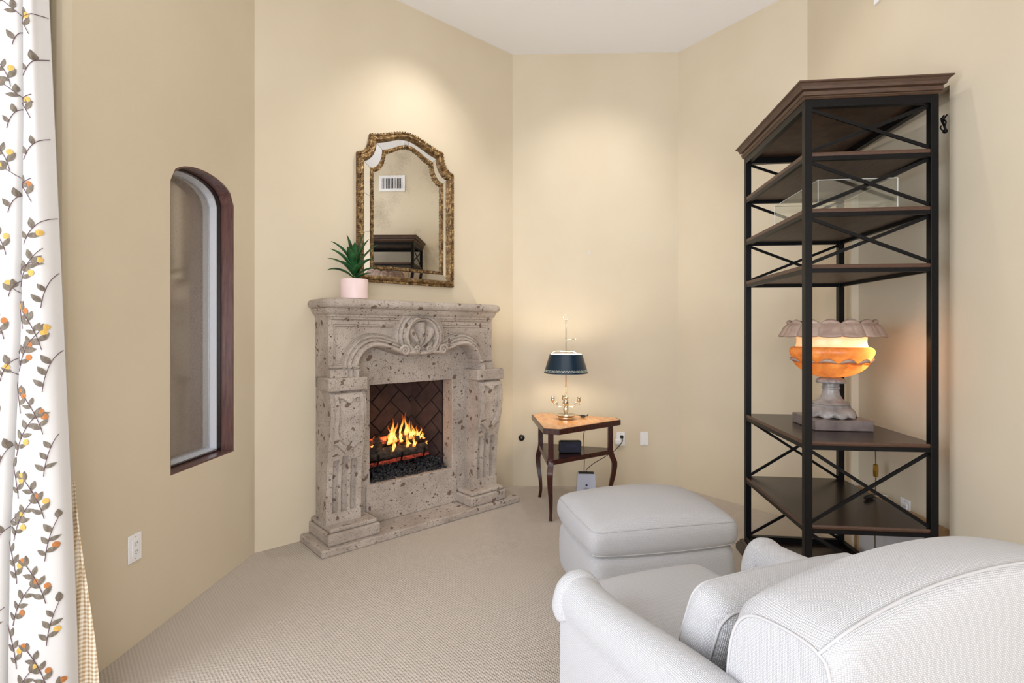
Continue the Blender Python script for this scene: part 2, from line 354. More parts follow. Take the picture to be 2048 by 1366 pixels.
g = G(); g.box(-.05, (S-RR).length+.05, 0, .15, 0, CEIL); wd = g.build('wall_back_right', 'plaster'); place_wall(wd, RR, U4); setp(wd, 'narrow angled cream wall left of the iron shelf', 'wall', kind='structure')
# right wall with a shallow tall recess behind the shelf
g = G(); n0, n1, nt = .505, 1.238, 2.40
g.box(-.05, n0, 0, .2, 0, CEIL); g.box(n1, 6.6, 0, .2, 0, CEIL); g.box(n0, n1, 0, .2, nt, CEIL); g.box(n0, n1, .04, .2, 0, nt)
wr = g.build('wall_right', 'plaster'); place_wall(wr, S, -U1); setp(wr, 'cream plaster wall with a shallow recess behind the shelf', 'wall', kind='structure')
g = G(); g.box(n0+.03, n1-.01, .025, .039, 0.0, .36); o = g.build('panel_board', 'white_paint', wr, label='white painted board low in the recess')
g = G(); g.box(n0, n0+.03, .015, .039, 0, .40); g.box(n0, n1, .015, .039, .36, .41); g.build('panel_trim', 'tan_wood', wr, label='tan timber trim')
# window wall of the alcove and the far wall with an opening added for fill light (both outside the frame)
g = G(); holed(g, -5.4, WL-.04, 0, CEIL, .2, -4.0, -1.75, .3, 2.7); ww = g.build('wall_window', 'plaster'); n1v = Vector((U1.y, -U1.x)); place_wall(ww, P-n1v*.40, U1); setp(ww, 'wall of the curtained window alcove', 'wall', kind='structure')
g = G(); holed(g, -2.6, 2.6, 0, CEIL, .2, -1.4, 1.7, .02, 2.8); wbk = g.build('wall_rear', 'plaster'); wbk.location = (0, -3.0, 0); wbk.rotation_euler = (0, 0, pi); setp(wbk, 'rear wall with a wide opening added for fill light', 'wall', kind='structure')

# arched window in the left wall
win = wall_empty('window_1', P, U1, kind='structure', label='tall narrow arched window with dark wood surround', cat='window')
def arch_ring(g, inset0, inset1, y0, y1):
    def off(k):
        x0, x1, z0 = -.700+k, -.202-k, .648+k; n = 20; zs = 2.0; a = .115
        return [(x0, z0)]+[(x0+(x1-x0)*i/n, zs+(a)*sqrt(max(0, 1-(2*i/n-1)**2))**.9-k*(1 if 0 < i < n else .5)) for i in range(n+1)]+[(x1, z0)]
    A = off(inset0); B = off(inset1); m = len(A)
    v = [(a, y0, c) for a, c in A]+[(a, y0, c) for a, c in B]+[(a, y1, c) for a, c in A]+[(a, y1, c) for a, c in B]; f = []
    for i in range(m):
        j = (i+1) % m; f += [(i, j, j+m, i+m), (i+2*m, j+2*m, j+3*m, i+3*m), (i, j, j+2*m, i+2*m), (i+m, j+m, j+3*m, i+3*m)]
    g.add(v, f); return B
g = G(); arch_ring(g, -.001, .008, .004, .07); g.build('window_frame', 'window_wood', win, label='dark stained wooden jamb')
g = G(); arch_ring(g, -.001, .016, .07, .09); g.build('gap_shade_strip', 'espresso_wood', win)  # dark strip standing in for the shade in the gap before the sash
g = G(); arch_ring(g, -.001, .022, .09, .125); g.build('sash', 'sash_white', win, label='white metal sash')
g = G(); B = arch_ring(g, -.001, .030, .125, .14); g.build('glazing_bead', 'aluminium', win)
g = G(); g.prism([(a, c) for a, c in B], -.128, -.134, Matrix(((1, 0, 0, 0), (0, 0, -1, 0), (0, 1, 0, 0), (0, 0, 0, 1)))); g.build('pane', 'obscure_glass', win, label='grey textured glass')
# garden wall outside it
g = G(); g.box(-2.2, 1.4, .95, 1.1, 0, 3.2); gw = g.build('wall_garden', 'exterior_stucco'); place_wall(gw, P, U1); setp(gw, 'brown stucco garden wall outside the arched window', 'wall', kind='structure')

# ------------------------------------------------------------------ fireplace (local x from its centre, -y into the room)
FP = wall_empty('fireplace', P, U2, u=UC, label='carved speckled stone fireplace with scrolled consoles and a lit gas fire', cat='fireplace')
ST = 'cantera_stone'
def heightfield(name, X, Z, D, parent, back=0., label=None):
    """front surface y=-D over the grid X x Z, with skirts back to y=-back"""
    nx, nz = len(X), len(Z); v = [(X[i], -D[j][i], Z[j]) for j in range(nz) for i in range(nx)]
    f = [(j*nx+i, j*nx+i+1, (j+1)*nx+i+1, (j+1)*nx+i) for j in range(nz-1) for i in range(nx-1)]
    ring = [i for i in range(nx)]+[j*nx+nx-1 for j in range(1, nz)]+[(nz-1)*nx+i for i in range(nx-2, -1, -1)]+[j*nx for j in range(nz-2, 0, -1)]
    b = len(v); v += [(v[k][0], -back, v[k][2]) for k in ring]; m = len(ring)
    f += [(ring[i], ring[(i+1) % m], b+(i+1) % m, b+i) for i in range(m)]
    return G().add(v, f).build(name, ST, parent, smooth='auto', label=label)
# hearth slab
g = G(); g.box(-.738, .80, -.355, -.001, 0, .045); g.build('hearth_slab', ST, FP, bevel=.008, label='flat stone hearth slab')
# jambs, lintel, riser
for s in (-1, 1):
    g = G(); g.box(min(s*.328, s*.64), max(s*.328, s*.64), -.125, -.001, .045, 1.03); g.build('pilaster', ST, FP, bevel=.006)
g = G(); g.box(-.34, .34, -.120, -.001, .955, 1.03); g.build('lintel', ST, FP, bevel=.005)
g = G(); g.box(-.36, .36, -.140, -.001, .045, .300); g.build('riser', ST, FP, bevel=.006, label='stone riser below the fire')
# frieze with the bowed arch
curve = []
for i in range(241):
    x = -.475+.95*i/240; ax = abs(x)
    if ax < .11: z = 1.150
    elif ax < .345: z = 1.150+.058*smooth01((ax-.11)/.235)
    else: z = 1.06+.148*sqrt(max(0, 1-((ax-.345)/.130)**2))
    curve.append((x, z))
curve = [(-.475, 1.06-.006*k) for k in range(12, 0, -1)]+curve+[(.475, 1.06-.006*k) for k in range(1, 13)]
cv = np.array(curve); X = np.linspace(-.64, .64, 330); Z = np.linspace(.957, 1.40, 118)
XX, ZZ = np.meshgrid(X, Z); T = np.full(XX.shape, 9.)
for a, c in curve: T = np.minimum(T, (XX-a)**2+(ZZ-c)**2)
T = np.sqrt(T); archz = np.interp(np.abs(XX), np.abs(cv[::-1, 0][:132]) if False else np.array([0, .11]+[.11+.235*k/20 for k in range(1, 21)]+[.345+.13*k/20 for k in range(1, 21)]), np.array([1.150, 1.150]+[1.150+.058*smooth01(k/20) for k in range(1, 21)]+[1.06+.148*sqrt(max(0, 1-(k/20)**2)) for k in range(1, 21)]))
inside = (ZZ < archz) & (np.abs(XX) < .475)
D = np.full(XX.shape, .205)
rs = np.hypot(XX, ZZ-1.276); Tc = np.where(rs > .125, rs-.125, 0.)
Tm = np.minimum(T, Tc+.012)
def bead(t, a, b, h): return np.where((t >= a) & (t < b), h*np.sqrt(np.clip(1-((t-(a+b)/2)/((b-a)/2))**2, 0, 1)), 0)
D += bead(Tm, .0, .034, .040)+np.where(Tm < .034, .030, 0)+bead(Tm, .034, .058, .020)+np.where((Tm >= .034) & (Tm < .058), .022, 0)+bead(Tm, .058, .080, .014)+np.where((Tm >= .058) & (Tm < .080), .010, 0)
ax_ = np.abs(XX)
fr = np.where((ax_ < .605) & (ax_ > .10) & (ZZ < 1.352) & (ZZ > 1.112) & (Tm > .088), -.020, 0); D += fr
edge = np.minimum(np.minimum(.605-ax_, 1.352-ZZ), ZZ-1.112); D += np.where((edge > .0) & (edge < .014) & (Tm > .088), .010, 0)
D += np.where((ZZ < 1.10) & (ZZ > 1.085) & ~inside, .012, 0)+np.where((ZZ < 1.075) & ~inside, .030, 0)
D = np.where(rs < .124, .19, D); D = np.where(inside & (rs > .124), .122, D)
heightfield('frieze', X, Z, D, FP, .0, 'carved frieze with bowed arch mouldings')
# shell medallion
g = G(); rs_ = [.0005]+[.006*k for k in range(1, 17)]+[.100, .104, .108, .113, .118, .122, .127, .130]; n = 96; rings = []
for r in rs_:
    ring = []
    for k in range(n):
        a = 2*pi*k/n; x = r*cos(a)*1.02; z = r*sin(a)
        fa = atan2(x, z+.098); fl = abs(cos(fa*5.5)); dist = sqrt(x*x+(z+.098)**2)
        if r < .104: d = .200+.052*fl**.7*min(1, dist/.08)*(1 if r < .097 else .3)+.012*max(0, 1-r/.1)
        else: d = .236+.026*sqrt(max(0, 1-((r-.117)/.014)**2))
        ring.append((x, -d if r < .129 else -.2, 1.276+z))
    rings.append(ring)
g.loft(rings, cap=False); g.build('shell', ST, FP, smooth=True, label='carved scallop shell medallion')
for s in (-1, 1):
    pts = [(s*(.150+.034*(1-k/40)*cos(k*.30)), -.272, 1.182+.034*(1-k/40)*sin(k*.30)) for k in range(41)]
    g = G(); g.tube(pts, [.013*(1-.5*k/40) for k in range(41)], 8); g.build('volute', ST, FP, smooth=True)
    pts = [(s*(.045+.022*(1-k/30)*cos(k*.33)), -.256, 1.188+.022*(1-k/30)*sin(k*.33)) for k in range(31)]
    g = G(); g.tube(pts, [.009*(1-.5*k/30) for k in range(31)], 8); g.build('volute', ST, FP, smooth=True)
# cornice + mantel shelf (rounded front corners)
def slab_poly(hw, d, r, n=7):
    p = [(-hw, 0)]+[(-hw+r-r*cos(pi/2*k/n), -d+r-r*sin(pi/2*k/n)) for k in range(n+1)]+[(hw-r+r*sin(pi/2*k/n), -d+r-r*cos(pi/2*k/n)) for k in range(n+1)]+[(hw, 0)]
    return p
def moulded(prof, hw, d, r, name, label=None, dent=0):
    g = G(); rings = []
    for o_, z in prof:
        rings.append([(x, y, z) for x, y in slab_poly(hw+o_, d+o_, max(r+o_, .005))])
    g.loft(rings); return g.build(name, ST, FP, smooth='auto', label=label)
moulded([(-.03, 1.375), (-.012, 1.385), (-.012, 1.397), (.0, 1.40), (.0, 1.412), (.012, 1.418), (.022, 1.435), (.026, 1.452)], .645, .230, .03, 'cornice')
moulded([(-.012, 1.452), (.004, 1.458), (.014, 1.47), (.016, 1.484), (.010, 1.498), (-.004, 1.508), (-.02, 1.511)], .675, .285, .07, 'mantel_shelf', 'thick rounded stone mantel shelf')
# consoles
for s in (-1, 1):
    cx = s*.553; hw = .112
    g = G(); g.box(cx-hw-.012, cx+hw+.012, -.305, -.12, .950, 1.028); g.build('console_block', ST, FP, bevel=.008)
    X = np.linspace(-hw, hw, 62); Z = np.linspace(.14, .952, 190); XX, ZZ = np.meshgrid(X, Z)
    D = np.interp(ZZ, [.14, .25, .38, .50, .60, .70, .80, .87, .92, .952], [.232, .232, .236, .248, .268, .292, .308, .306, .292, .262])
    ax_ = np.abs(XX)
    # fluting
    for c in (-.058, 0, .058):
        fl = (np.abs(XX-c) < .017) & (ZZ > .205) & (ZZ < .545-.02*(c != 0)); top = .545
        D -= np.where(fl, .032*np.sqrt(np.clip(1-((XX-c)/.018)**2, 0, 1)), 0)
    # cartouche: outer scalloped shield, inner panel
    low = .600-.030*np.cos(XX/.085*pi)*(ax_ < .085)
    shield = (ax_ < .092) & (ZZ > low) & (ZZ < .935); D += np.where(shield, .018, 0)
    hwi = .066-.012*np.exp(-((ZZ-.66)/.03)**2)
    inner = (ax_ < hwi) & (ZZ > low+.045) & (ZZ < .905-.028*(np.cos(XX/.045*pi)+1)/2*(ax_ < .045)); D -= np.where(inner, .019, 0)
    lip = False & (ax_ < .06) & (ZZ > .60-.05) & (ZZ < low) & (ax_ < .05); D += np.where(lip, .006, 0)
    o = heightfield('console', X, Z, D, FP, .12, 'bowed console with shield cartouche and flutes'); o.location = (cx, 0, 0)
    g = G(); g.prism([(a-s*.52 if False else a, b) for a, b in [(min(s*.355, s*.685), -.325), (max(s*.355, s*.685), -.325), (max(s*.355, s*.685), -.001), (min(s*.355, s*.685), -.001)]], .045, .115)
    g.box(min(s*.37, s*.672), max(s*.37, s*.672), -.310, -.001, .115, .142); g.build('plinth', ST, FP, bevel=.01)
# firebox: floor, backing and herringbone bricks
FBK = .27; bw_ = .225; fw = .34
g = G(); g.box(-.34, .34, -.10, FBK+.05, .20, .285); g.build('firebox_floor', 'mortar', FP)
g = G(); g.box(-bw_-.04, bw_+.04, FBK+.012, FBK+.05, .28, 1.1); 
for s in (-1, 1):
    g.add([(s*fw, .001, .28), (s*bw_, FBK+.012, .28), (s*bw_, FBK+.012, 1.1), (s*fw, .001, 1.1), (s*(fw+.03), .001, .28), (s*(bw_+.03), FBK+.05, .28), (s*(bw_+.03), FBK+.05, 1.1), (s*(fw+.03), .001, 1.1)], [(0, 1, 2, 3), (4, 5, 6, 7), (0, 1, 5, 4), (3, 2, 6, 7), (0, 3, 7, 4)])
g.box(-.36, .36, -.002, FBK+.05, 1.08, 1.10); g.build('firebox_shell', 'mortar', FP)
def clip_poly(poly, x0, x1, z0, z1):
    for ax, lim, sg in ((0, x0, 1), (0, x1, -1), (1, z0, 1), (1, z1, -1)):
        out = []
        for i in range(len(poly)):
            a, b = poly[i-1], poly[i]; ia = (a[ax]-lim)*sg >= 0; ib = (b[ax]-lim)*sg >= 0
            if ia != ib:
                k = (lim-a[ax])/(b[ax]-a[ax]); out.append((a[0]+(b[0]-a[0])*k, a[1]+(b[1]-a[1])*k))
            if ib: out.append(b)
        poly = out
        if len(poly) < 3: return None
    return poly
def herringbone(W, z0, z1, M, parent, bl=.22, bwd=.11):
    gp = .005
    for i in range(-9, 10):
        for j in range(-9, 10):
            for kind in (0, 1):
                # 45 degree herringbone built on a lattice
                ox, oy = (i*bwd+j*2*bwd*0), 0
                bx = i*bwd+j*bl*2*.5*2*.5; by = 0
                # lattice vectors (bwd,bwd) and (2*bl,0)->(bl,-bl)
                x0 = i*bwd+j*bl; y0 = i*bwd-j*bl
                if kind == 0: rc = [(x0, y0), (x0+bl, y0), (x0+bl, y0+bwd), (x0, y0+bwd)]
                else: rc = [(x0+bl, y0+bwd-bl), (x0+bl+bwd, y0+bwd-bl), (x0+bl+bwd, y0+bwd), (x0+bl, y0+bwd)]
                cxm = sum(p[0] for p in rc)/4; cym = sum(p[1] for p in rc)/4
                rc = [(cxm+(p[0]-cxm)*(1-gp/abs(p[0]-cxm)/1.), cym+(p[1]-cym)*(1-gp/abs(p[1]-cym)/1.)) for p in rc]
                c = sqrt(.5); rc = [((p[0]-p[1])*c+W*.4, (p[0]+p[1])*c+.55) for p in rc]
                pl = clip_poly(rc, 0, W, z0, z1)
                if not pl: continue
                ar = abs(sum(pl[k-1][0]*pl[k][1]-pl[k][0]*pl[k-1][1] for k in range(len(pl))))/2
                if ar < .0006: continue
                G().prism(pl, 0, .014+R.uniform(0, .002), M).build('brick', 'fire_brick', parent)
def wallM(ax, ay, bx, by):   # local frame: x along (a->b), y up, z out of the wall into the firebox
    u = Vector((bx-ax, by-ay, 0)).normalized(); z = Vector((0, 0, 1)); o = u.cross(z)
    return Matrix(((u.x, z.x, o.x, ax), (u.y, z.y, o.y, ay), (u.z, z.z, o.z, 0), (0, 0, 0, 1)))
fbm = empty('firebox', parent=FP)
herringbone(2*bw_, .29, 1.07, wallM(-bw_, FBK+.012, bw_, FBK+.012), fbm)
sl = sqrt((fw-bw_)**2+FBK**2)
herringbone(sl, .29, 1.07, wallM(bw_, FBK+.012, fw, .002), fbm)
herringbone(sl, .29, 1.07, wallM(-fw, .002, -bw_, FBK+.012), fbm)
# lava rocks, grate, logs, embers, flames: one gas log set
g = G()
for k in range(900):
    x = R.uniform(-.32, .32); y = R.uniform(-.10, .16); r = R.uniform(.008, .016)
    if abs(x) > .30-.35*max(0, y): continue
    z = .287+R.uniform(0, .022)+(y+.10)*.42; e = [R.uniform(.7, 1.2) for _ in range(3)]; a0 = R.uniform(0, 6)
    rg_ = [(.75, -.6), (1.0, .05), (.62, .72)]
    v = [(x+r*e[0]*k_*R.uniform(.8, 1.15)*cos(a0+1.05*q), y+r*e[1]*k_*R.uniform(.8, 1.15)*sin(a0+1.05*q), z+r*e[2]*h_) for k_, h_ in rg_ for q in range(6)]+[(x, y, z+r*e[2]*.95)]
    g.add(v, [(b_*6+q, b_*6+(q+1) % 6, b_*6+6+(q+1) % 6, b_*6+6+q) for b_ in (0, 1) for q in range(6)]+[(12+q, 12+(q+1) % 6, 18) for q in range(6)]+[(5, 4, 3, 2, 1, 0)])
g.build('lava_rocks', 'lava_rock', FP, kind='stuff', label='bed of black lava rocks')
LOG = empty('gas_log_set', (0, 0, 0), parent=None)
LOG.location = FP.matrix_basis @ Vector((0, 0, 0)); LOG.rotation_euler = FP.rotation_euler.copy()
LOG.location = FP.location+Vector((0, 0, .085)); setp(LOG, 'burning gas logs with orange flames in the stone fireplace', 'log set')
def logm(p0, p1, r, mat, seed):
    q = random.Random(seed); g = G(); n = 14; rings = []; p0 = Vector(p0); p1 = Vector(p1); t_ = (p1-p0).normalized(); a = t_.cross(Vector((0, 0, 1))).normalized(); b = a.cross(t_)
    for i in range(13):
        p = p0.lerp(p1, i/12); ring = []
        for k in range(n):
            rr = r*(1+.14*sin(k*2.1+seed)+q.uniform(-.09, .09))*(.93 if i in (0, 12) else 1); ring.append(p+a*rr*cos(2*pi*k/n)+b*rr*sin(2*pi*k/n))
        rings.append(ring)
    g.loft(rings); g.build('log', mat, LOG, smooth=True)
logm((-.30, .02, .375), (.17, -.01, .365), .040, 'log_char', 1); logm((-.28, .13, .40), (.19, .12, .40), .045, 'log_ember', 2)
logm((-.26, .06, .44), (.10, .10, .455), .033, 'log_ember', 3); logm((-.16, .15, .46), (.14, .03, .430), .027, 'log_char', 4); logm((-.24, -.015, .405), (-.10, .12, .455), .024, 'log_char', 5)
logm((-.30, -.045, .318), (.17, -.045, .335), .013, 'ember_red', 9)
for x in (-.24, -.06, .12):
    g = G(); g.tube([(x, .15, .31), (x, -.055, .31), (x, -.075, .36), (x, -.075, .385)], .008, 6); g.build('grate_bar', 'black_iron', LOG)
def flame(x, y, z, h, w_, bend, seed):
    q = random.Random(seed); g = G(); rings = []; n = 10; ph = q.uniform(0, 6); f2 = q.uniform(8, 13)
    for i in range(17):
        tt = i/16; r = w_*(.35+.65*sin(pi*min(1, tt*1.4+.15))**1.0 if tt < .3 else 1)*(1-tt)**.9*(1+.28*sin(f2*tt+ph))+.0005
        cx = x+bend*tt*tt+(.004+.010*tt)*sin(tt*8+ph); cy = y+.008*cos(tt*7+ph)*tt
        rings.append([(cx+r*cos(2*pi*k/n), cy+.4*r*sin(2*pi*k/n), z+h*tt) for k in range(n)])
    g.loft(rings); g.build('flame', 'flame', LOG, smooth=True)
fr_ = random.Random(5)
for k in range(40):
    x = fr_.uniform(-.25, .20); hh_ = .05+.17*max(math.exp(-((x+.085)/.04)**2), .9*math.exp(-((x-.035)/.045)**2), .45*math.exp(-((x-.13)/.05)**2))
    back_ = fr_.random() < .6; hh_ *= fr_.uniform(.55, 1.1)*(1 if back_ else .6)
    flame(x, fr_.uniform(.03, .09) if back_ else fr_.uniform(-.045, .0), .415+fr_.uniform(0, .03) if back_ else .375+fr_.uniform(0, .025), hh_, fr_.uniform(.007, .017)*(1 if hh_ < .13 else 1.25), fr_.uniform(-.02, .03), 100+k)
l = bpy.data.lights.new('fire_glow', 'POINT'); l.energy = 1.0; l.color = (1, .45, .14); l.shadow_soft_size = .06; o = bpy.data.objects.new('fire_glow', l); COL.objects.link(o); o.parent = LOG; o.location = (0, -.02, .56)

# ------------------------------------------------------------------ mirror over the mantel
MR = wall_empty('wall_mirror', P, U2, u=1.020, label='tall gilt framed mirror with notched shoulders above the mantel', cat='mirror')
def mirror_outline(d=0):
    hw = .388-d; zb = 1.645+d; zs = 2.512-d; xi = .296-d*1.0; zt = 2.654-d; a, b = hw-xi, zt-zs
    half = [(-hw, zb)]+[(-hw+a*sin(pi/2*k/10), zt-b*cos(pi/2*k/10)) for k in range(11)]
    half += [(-xi+xi*k/14, zt+.076*(.30*sin(pi/2*k/14)+.70*smooth01(k/14))) for k in range(1, 15)]
    return half+[(-x, z) for x, z in half[-2::-1]]
MO = mirror_outline()
def offset(poly, d): return mirror_outline(d)
def frame_sweep(prof, name, mat, parent):
    g = G(); rings = [[(x, -y, z) for x, z in offset(MO, o_)] for o_, y in prof]
    n = len(MO); v = [p for r in rings for p in r]; f = []
    for i in range(len(rings)-1):
        for j in range(n): a = i*n+j; b = i*n+(j+1) % n; f.append((a, b, b+n, a+n))
    g.add(v, f); return g.build(name, mat, parent, smooth='auto')
f1 = frame_sweep([(0, .001), (0, .022), (.004, .032), (.012, .034), (.016, .030), (.024, .040), (.034, .043), (.042, .036), (.046, .026), (.046, .012)], 'outer_frame', 'gilt', MR)
f2 = frame_sweep([(.090, .012), (.090, .026), (.096, .034), (.104, .034), (.112, .026), (.113, .012)], 'inner_frame', 'gilt', MR)
A = offset(MO, .003); lens = 0
pts = A+[A[0]]; acc = 0; k = 0
bd = G()
for a, b in zip(pts[:-1], pts[1:]):
    L = (Vector(b)-Vector(a)).length; m = max(1, int(L/.0125))
    for q in range(m):
        p = Vector(a).lerp(Vector(b), (q+.5)/m); bd.ball((p.x, -.030, p.y), .0058, 6, 4)
bd.build('bead_row', 'gilt', f1, smooth=True, kind='stuff')
A = offset(MO, .110); pts = A+[A[0]]; bd = G()
for a, b in zip(pts[:-1], pts[1:]):
    L = (Vector(b)-Vector(a)).length; m = max(1, int(L/.011))
    for q in range(m):
        p = Vector(a).lerp(Vector(b), (q+.5)/m); bd.ball((p.x, -.031, p.y), .0048, 6, 4)
bd.build('bead_row', 'gilt', f2, smooth=True, kind='stuff')
# centre glass and the mitred mirror strips of the border
g = G(); pl = offset(MO, .110); m = len(pl); g.add([(x, -.015, z) for x, z in pl]+[(x, -.010, z) for x, z in pl], [tuple(range(m)), tuple(range(2*m-1, m-1, -1))]); g.build('mirror_glass', 'antique_mirror', MR, label='lightly foxed antique mirror glass')
oA = offset(MO, .044); oB = offset(MO, .092); nM = len(MO)
def strip(idx, cut=None):
    g = G(); va = [oA[i % nM] for i in idx]; vb = [oB[i % nM] for i in idx]
    if cut:
        (s0, s1) = cut; fa = lambda t_: tuple(Vector(va[0]).lerp(Vector(va[-1]), t_)); fb = lambda t_: tuple(Vector(vb[0]).lerp(Vector(vb[-1]), t_)); va, vb = [fa(s0), fa(s1)], [fb(s0), fb(s1)]
    c = Vector((0, 0)); 
    for p in va+vb: c += Vector(p)
    c /= len(va+vb); sh = lambda p: tuple(Vector(p)+(c-Vector(p)).normalized()*.0012)
    va = [sh(p) for p in va]; vb = [sh(p) for p in vb]; k = len(va)
    g.add([(x, -.0145, z) for x, z in va]+[(x, -.0215, z) for x, z in vb]+[(x, -.010, z) for x, z in va]+[(x, -.010, z) for x, z in vb], [(i, i+1, i+1+k, i+k) for i in range(k-1)]+[(i+2*k, i+1+2*k, i+1+3*k, i+3*k) for i in range(k-1)])
    g.build('mirror_strip', 'mirror_strip', MR)
ic = 11; top = ic+14
for c in ((0, .37), (.37, .72), (.72, 1)): strip([0, 1], c)
strip(list(range(1, ic+1))); strip(list(range(ic, top+1))); strip(list(range(top, top+15))); strip(list(range(top+14, top+14+11)))
last = nM-1
for c in ((0, .28), (.28, .63), (.63, 1)): strip([last-1, last], c)
for c in ((0, .5), (.5, 1)): strip([last, 0], c)
MR.rotation_euler = (0, 0, atan2(U2.y, U2.x))

# ------------------------------------------------------------------ potted plant on the mantel
pp = P+U2*.535+Vector((U2.y, -U2.x))*.185
PT = empty('potted_plant', (pp.x, pp.y, 1.512), 0, 'green dracaena in a pale pink pot on the mantel', 'plant')
g = G(); g.lathe([(.080, 0), (.084, .004), (.085, .06), (.0845, .122), (.082, .126), (.078, .124), (.077, .10), (.02, .098)], 40); g.build('pot', 'ceramic_pink', PT, smooth='auto', label='pale pink ceramic pot')
g = G(); g.lathe([(.078, .098), (.05, .104), (.002, .107)], 24); g.build('potting_soil', 'soil', PT, smooth=True)
g = G(); g.tube([(0, 0, .10), (.002, 0, .15), (0, 0, .21)], [.008, .007, .005], 8); g.build('stem', 'stem_green', PT, smooth=True)
def leaf(az, el, L, wd, z0, droop):
    g = G(); n = 12; u = Vector((cos(az), sin(az), 0)); s_ = Vector((-sin(az), cos(az), 0)); v = []; p = Vector((0, 0, z0)); e = el
    for i in range(n+1):
        tt = i/n; ww = wd*(sin(pi*min(1, .10+.9*tt))**.75)*(1 if tt < .96 else .4)
        if tt < .18: ww = wd*(.28+.5*tt/.18*.7)
        nrm = Vector((-u.x*sin(e), -u.y*sin(e), cos(e)))
        v += [p-s_*ww+nrm*ww*.35, p-nrm*.001, p+s_*ww+nrm*ww*.35]
        e -= droop/n*(1+2*tt); p = p+(u*cos(e)+Vector((0, 0, sin(e))))*(L/n)
    f = []
    for i in range(n): a = 3*i; f += [(a, a+1, a+4, a+3), (a+1, a+2, a+5, a+4)]
    g.add(v, f); o = g.build('leaf', 'leaf_green', PT, smooth=True); md = o.modifiers.new('solid', 'SOLIDIFY'); md.thickness = .0015
for i, (az, el, L, wd, z0, dr) in enumerate([(200, 42, .165, .017, .13, .5), (222, 62, .17, .017, .16, .4), (215, 70, .18, .017, .18, .4), (165, 82, .20, .019, .16, .08), (40, 80, .21, .018, .17, .10), (20, 66, .19, .017, .16, .25), (345, 56, .17, .016, .15, .4), (310, 50, .16, .017, .14, .5), (270, 66, .16, .018, .16, .35), (240, 55, .165, .017, .14, .5), (110, 82, .16, .016, .16, .1), (75, 74, .15, .016, .15, .2), (10, 45, .15, .015, .13, .35), (0, 76, .18, .017, .17, .2), (290, 76, .155, .016, .17, .2), (192, 60, .16, .016, .14, .5), (345, 30, .12, .012, .12, .2)]):
    leaf(radians(az), radians(el), L*(1.28 if el > 58 else 1.06), wd*1.5, z0, dr)

# ------------------------------------------------------------------ corner table
TB = empty('side_table', (.42, 3.93, 0), 0, 'small three-legged mahogany corner table with inlaid top', 'table')
ox, oy = .42, 3.93; TZ = .650
top = [(.155-ox, 4.150-oy), (.213-ox, 3.552-oy), (.319-ox, 3.519-oy), (.812-ox, 3.900-oy), (.802-ox, 4.010-oy), (.240-ox, 4.232-oy)]
def shrink(poly, k):
    c = Vector((sum(p[0] for p in poly)/len(poly), sum(p[1] for p in poly)/len(poly)))
    return [tuple(Vector(p)+(c-Vector(p)).normalized()*k) for p in poly]
g = G(); g.prism(top, TZ-.040, TZ-.001); g.build('table_apron', 'mahogany', TB, bevel=.003)
g = G(); g.prism(shrink(top, .012), TZ-.004, TZ+.0006); g.build('tabletop', 'marquetry', TB, label='honey coloured inlaid wood top')
legs = [((.225-ox, 4.125-oy), (-.35, .45)), ((.268-ox, 3.615-oy), (-.3, -1)), ((.742-ox, 3.945-oy), (1, .05))]
sh = [(.205-ox, 4.145-oy), (.235-ox, 3.590-oy), (.285-ox, 3.580-oy), (.760-ox, 3.905-oy), (.760-ox, 3.985-oy), (.235-ox, 4.165-oy)]
ssl = [(.208-ox, 4.14-oy), (.240-ox, 3.598-oy), (.280-ox, 3.592-oy), (.752-ox, 3.925-oy), (.750-ox, 3.975-oy), (.24-ox, 4.155-oy)]
g = G(); g.prism(ssl, .388, .422); g.build('lower_shelf', 'mahogany', TB, bevel=.003)
for (lx, ly), (dx, dy) in legs:
    dv = Vector((dx, dy)).normalized(); pth = spline([(0, TZ-.041), (0, .5), (0, .42), (.012, .37), (.030, .32), (.024, .24), (.004, .15), (-.004, .07), (.006, .02), (.012, .0005)], 5)
    rad = [interp(z, [0, .06, .2, .32, .4, .65], [.011, .011, .016, .020, .019, .018]) for _, z in pth]
    g = G(); g.tube([(lx+dv.x*o_, ly+dv.y*o_, z) for o_, z in pth], rad, sq=True); g.build('leg', 'mahogany', TB, bevel=.003, smooth='auto')
# bouillotte lamp
LX, LY = .405, 3.925
LP = empty('table_lamp', (LX, LY, TZ+.0008), 0, 'silver candelabra lamp with a dark blue-green metal shade on the corner table', 'lamp')
g = G(); g.lathe([(.056, 0), (.058, .003), (.057, .018), (.060, .022), (.076, .030), (.079, .034), (.074, .034), (.060, .027), (.025, .026), (.016, .034), (.012, .044)], 36); g.build('base_dish', 'silver', LP, smooth='auto')
g = G(); g.lathe([(.011, .040), (.014, .050), (.019, .062), (.020, .078), (.015, .092), (.011, .100), (.017, .112), (.021, .126), (.016, .140), (.012, .150), (.019, .160), (.021, .164), (.010, .166)], 20, fn=lambda r, z, a: (r*(1+.10*sin(a*5+z*90)), z)); g.build('stem', 'silver', LP, smooth=True)
g = G(); g.tube([(0, 0, .16), (0, 0, .74)], .0052, 10); g.build('rod', 'silver', LP, smooth=True)
rg = [(.020*cos(2*pi*k/24), 0, .764+.020*sin(2*pi*k/24)) for k in range(25)]
g = G(); g.tube(rg, .004, 8); g.ball((0, 0, .741), .008, 10, 6); g.build('finial_ring', 'silver', LP, smooth=True)
g = G(); g.tube([(0, 0, .60), (.07, 0, .602)], .0022, 6); g.ball((0, 0, .60), .008, 8, 6); g.ball((.072, 0, .602), .004, 8, 6); g.build('shade_key', 'silver', LP, smooth=True)
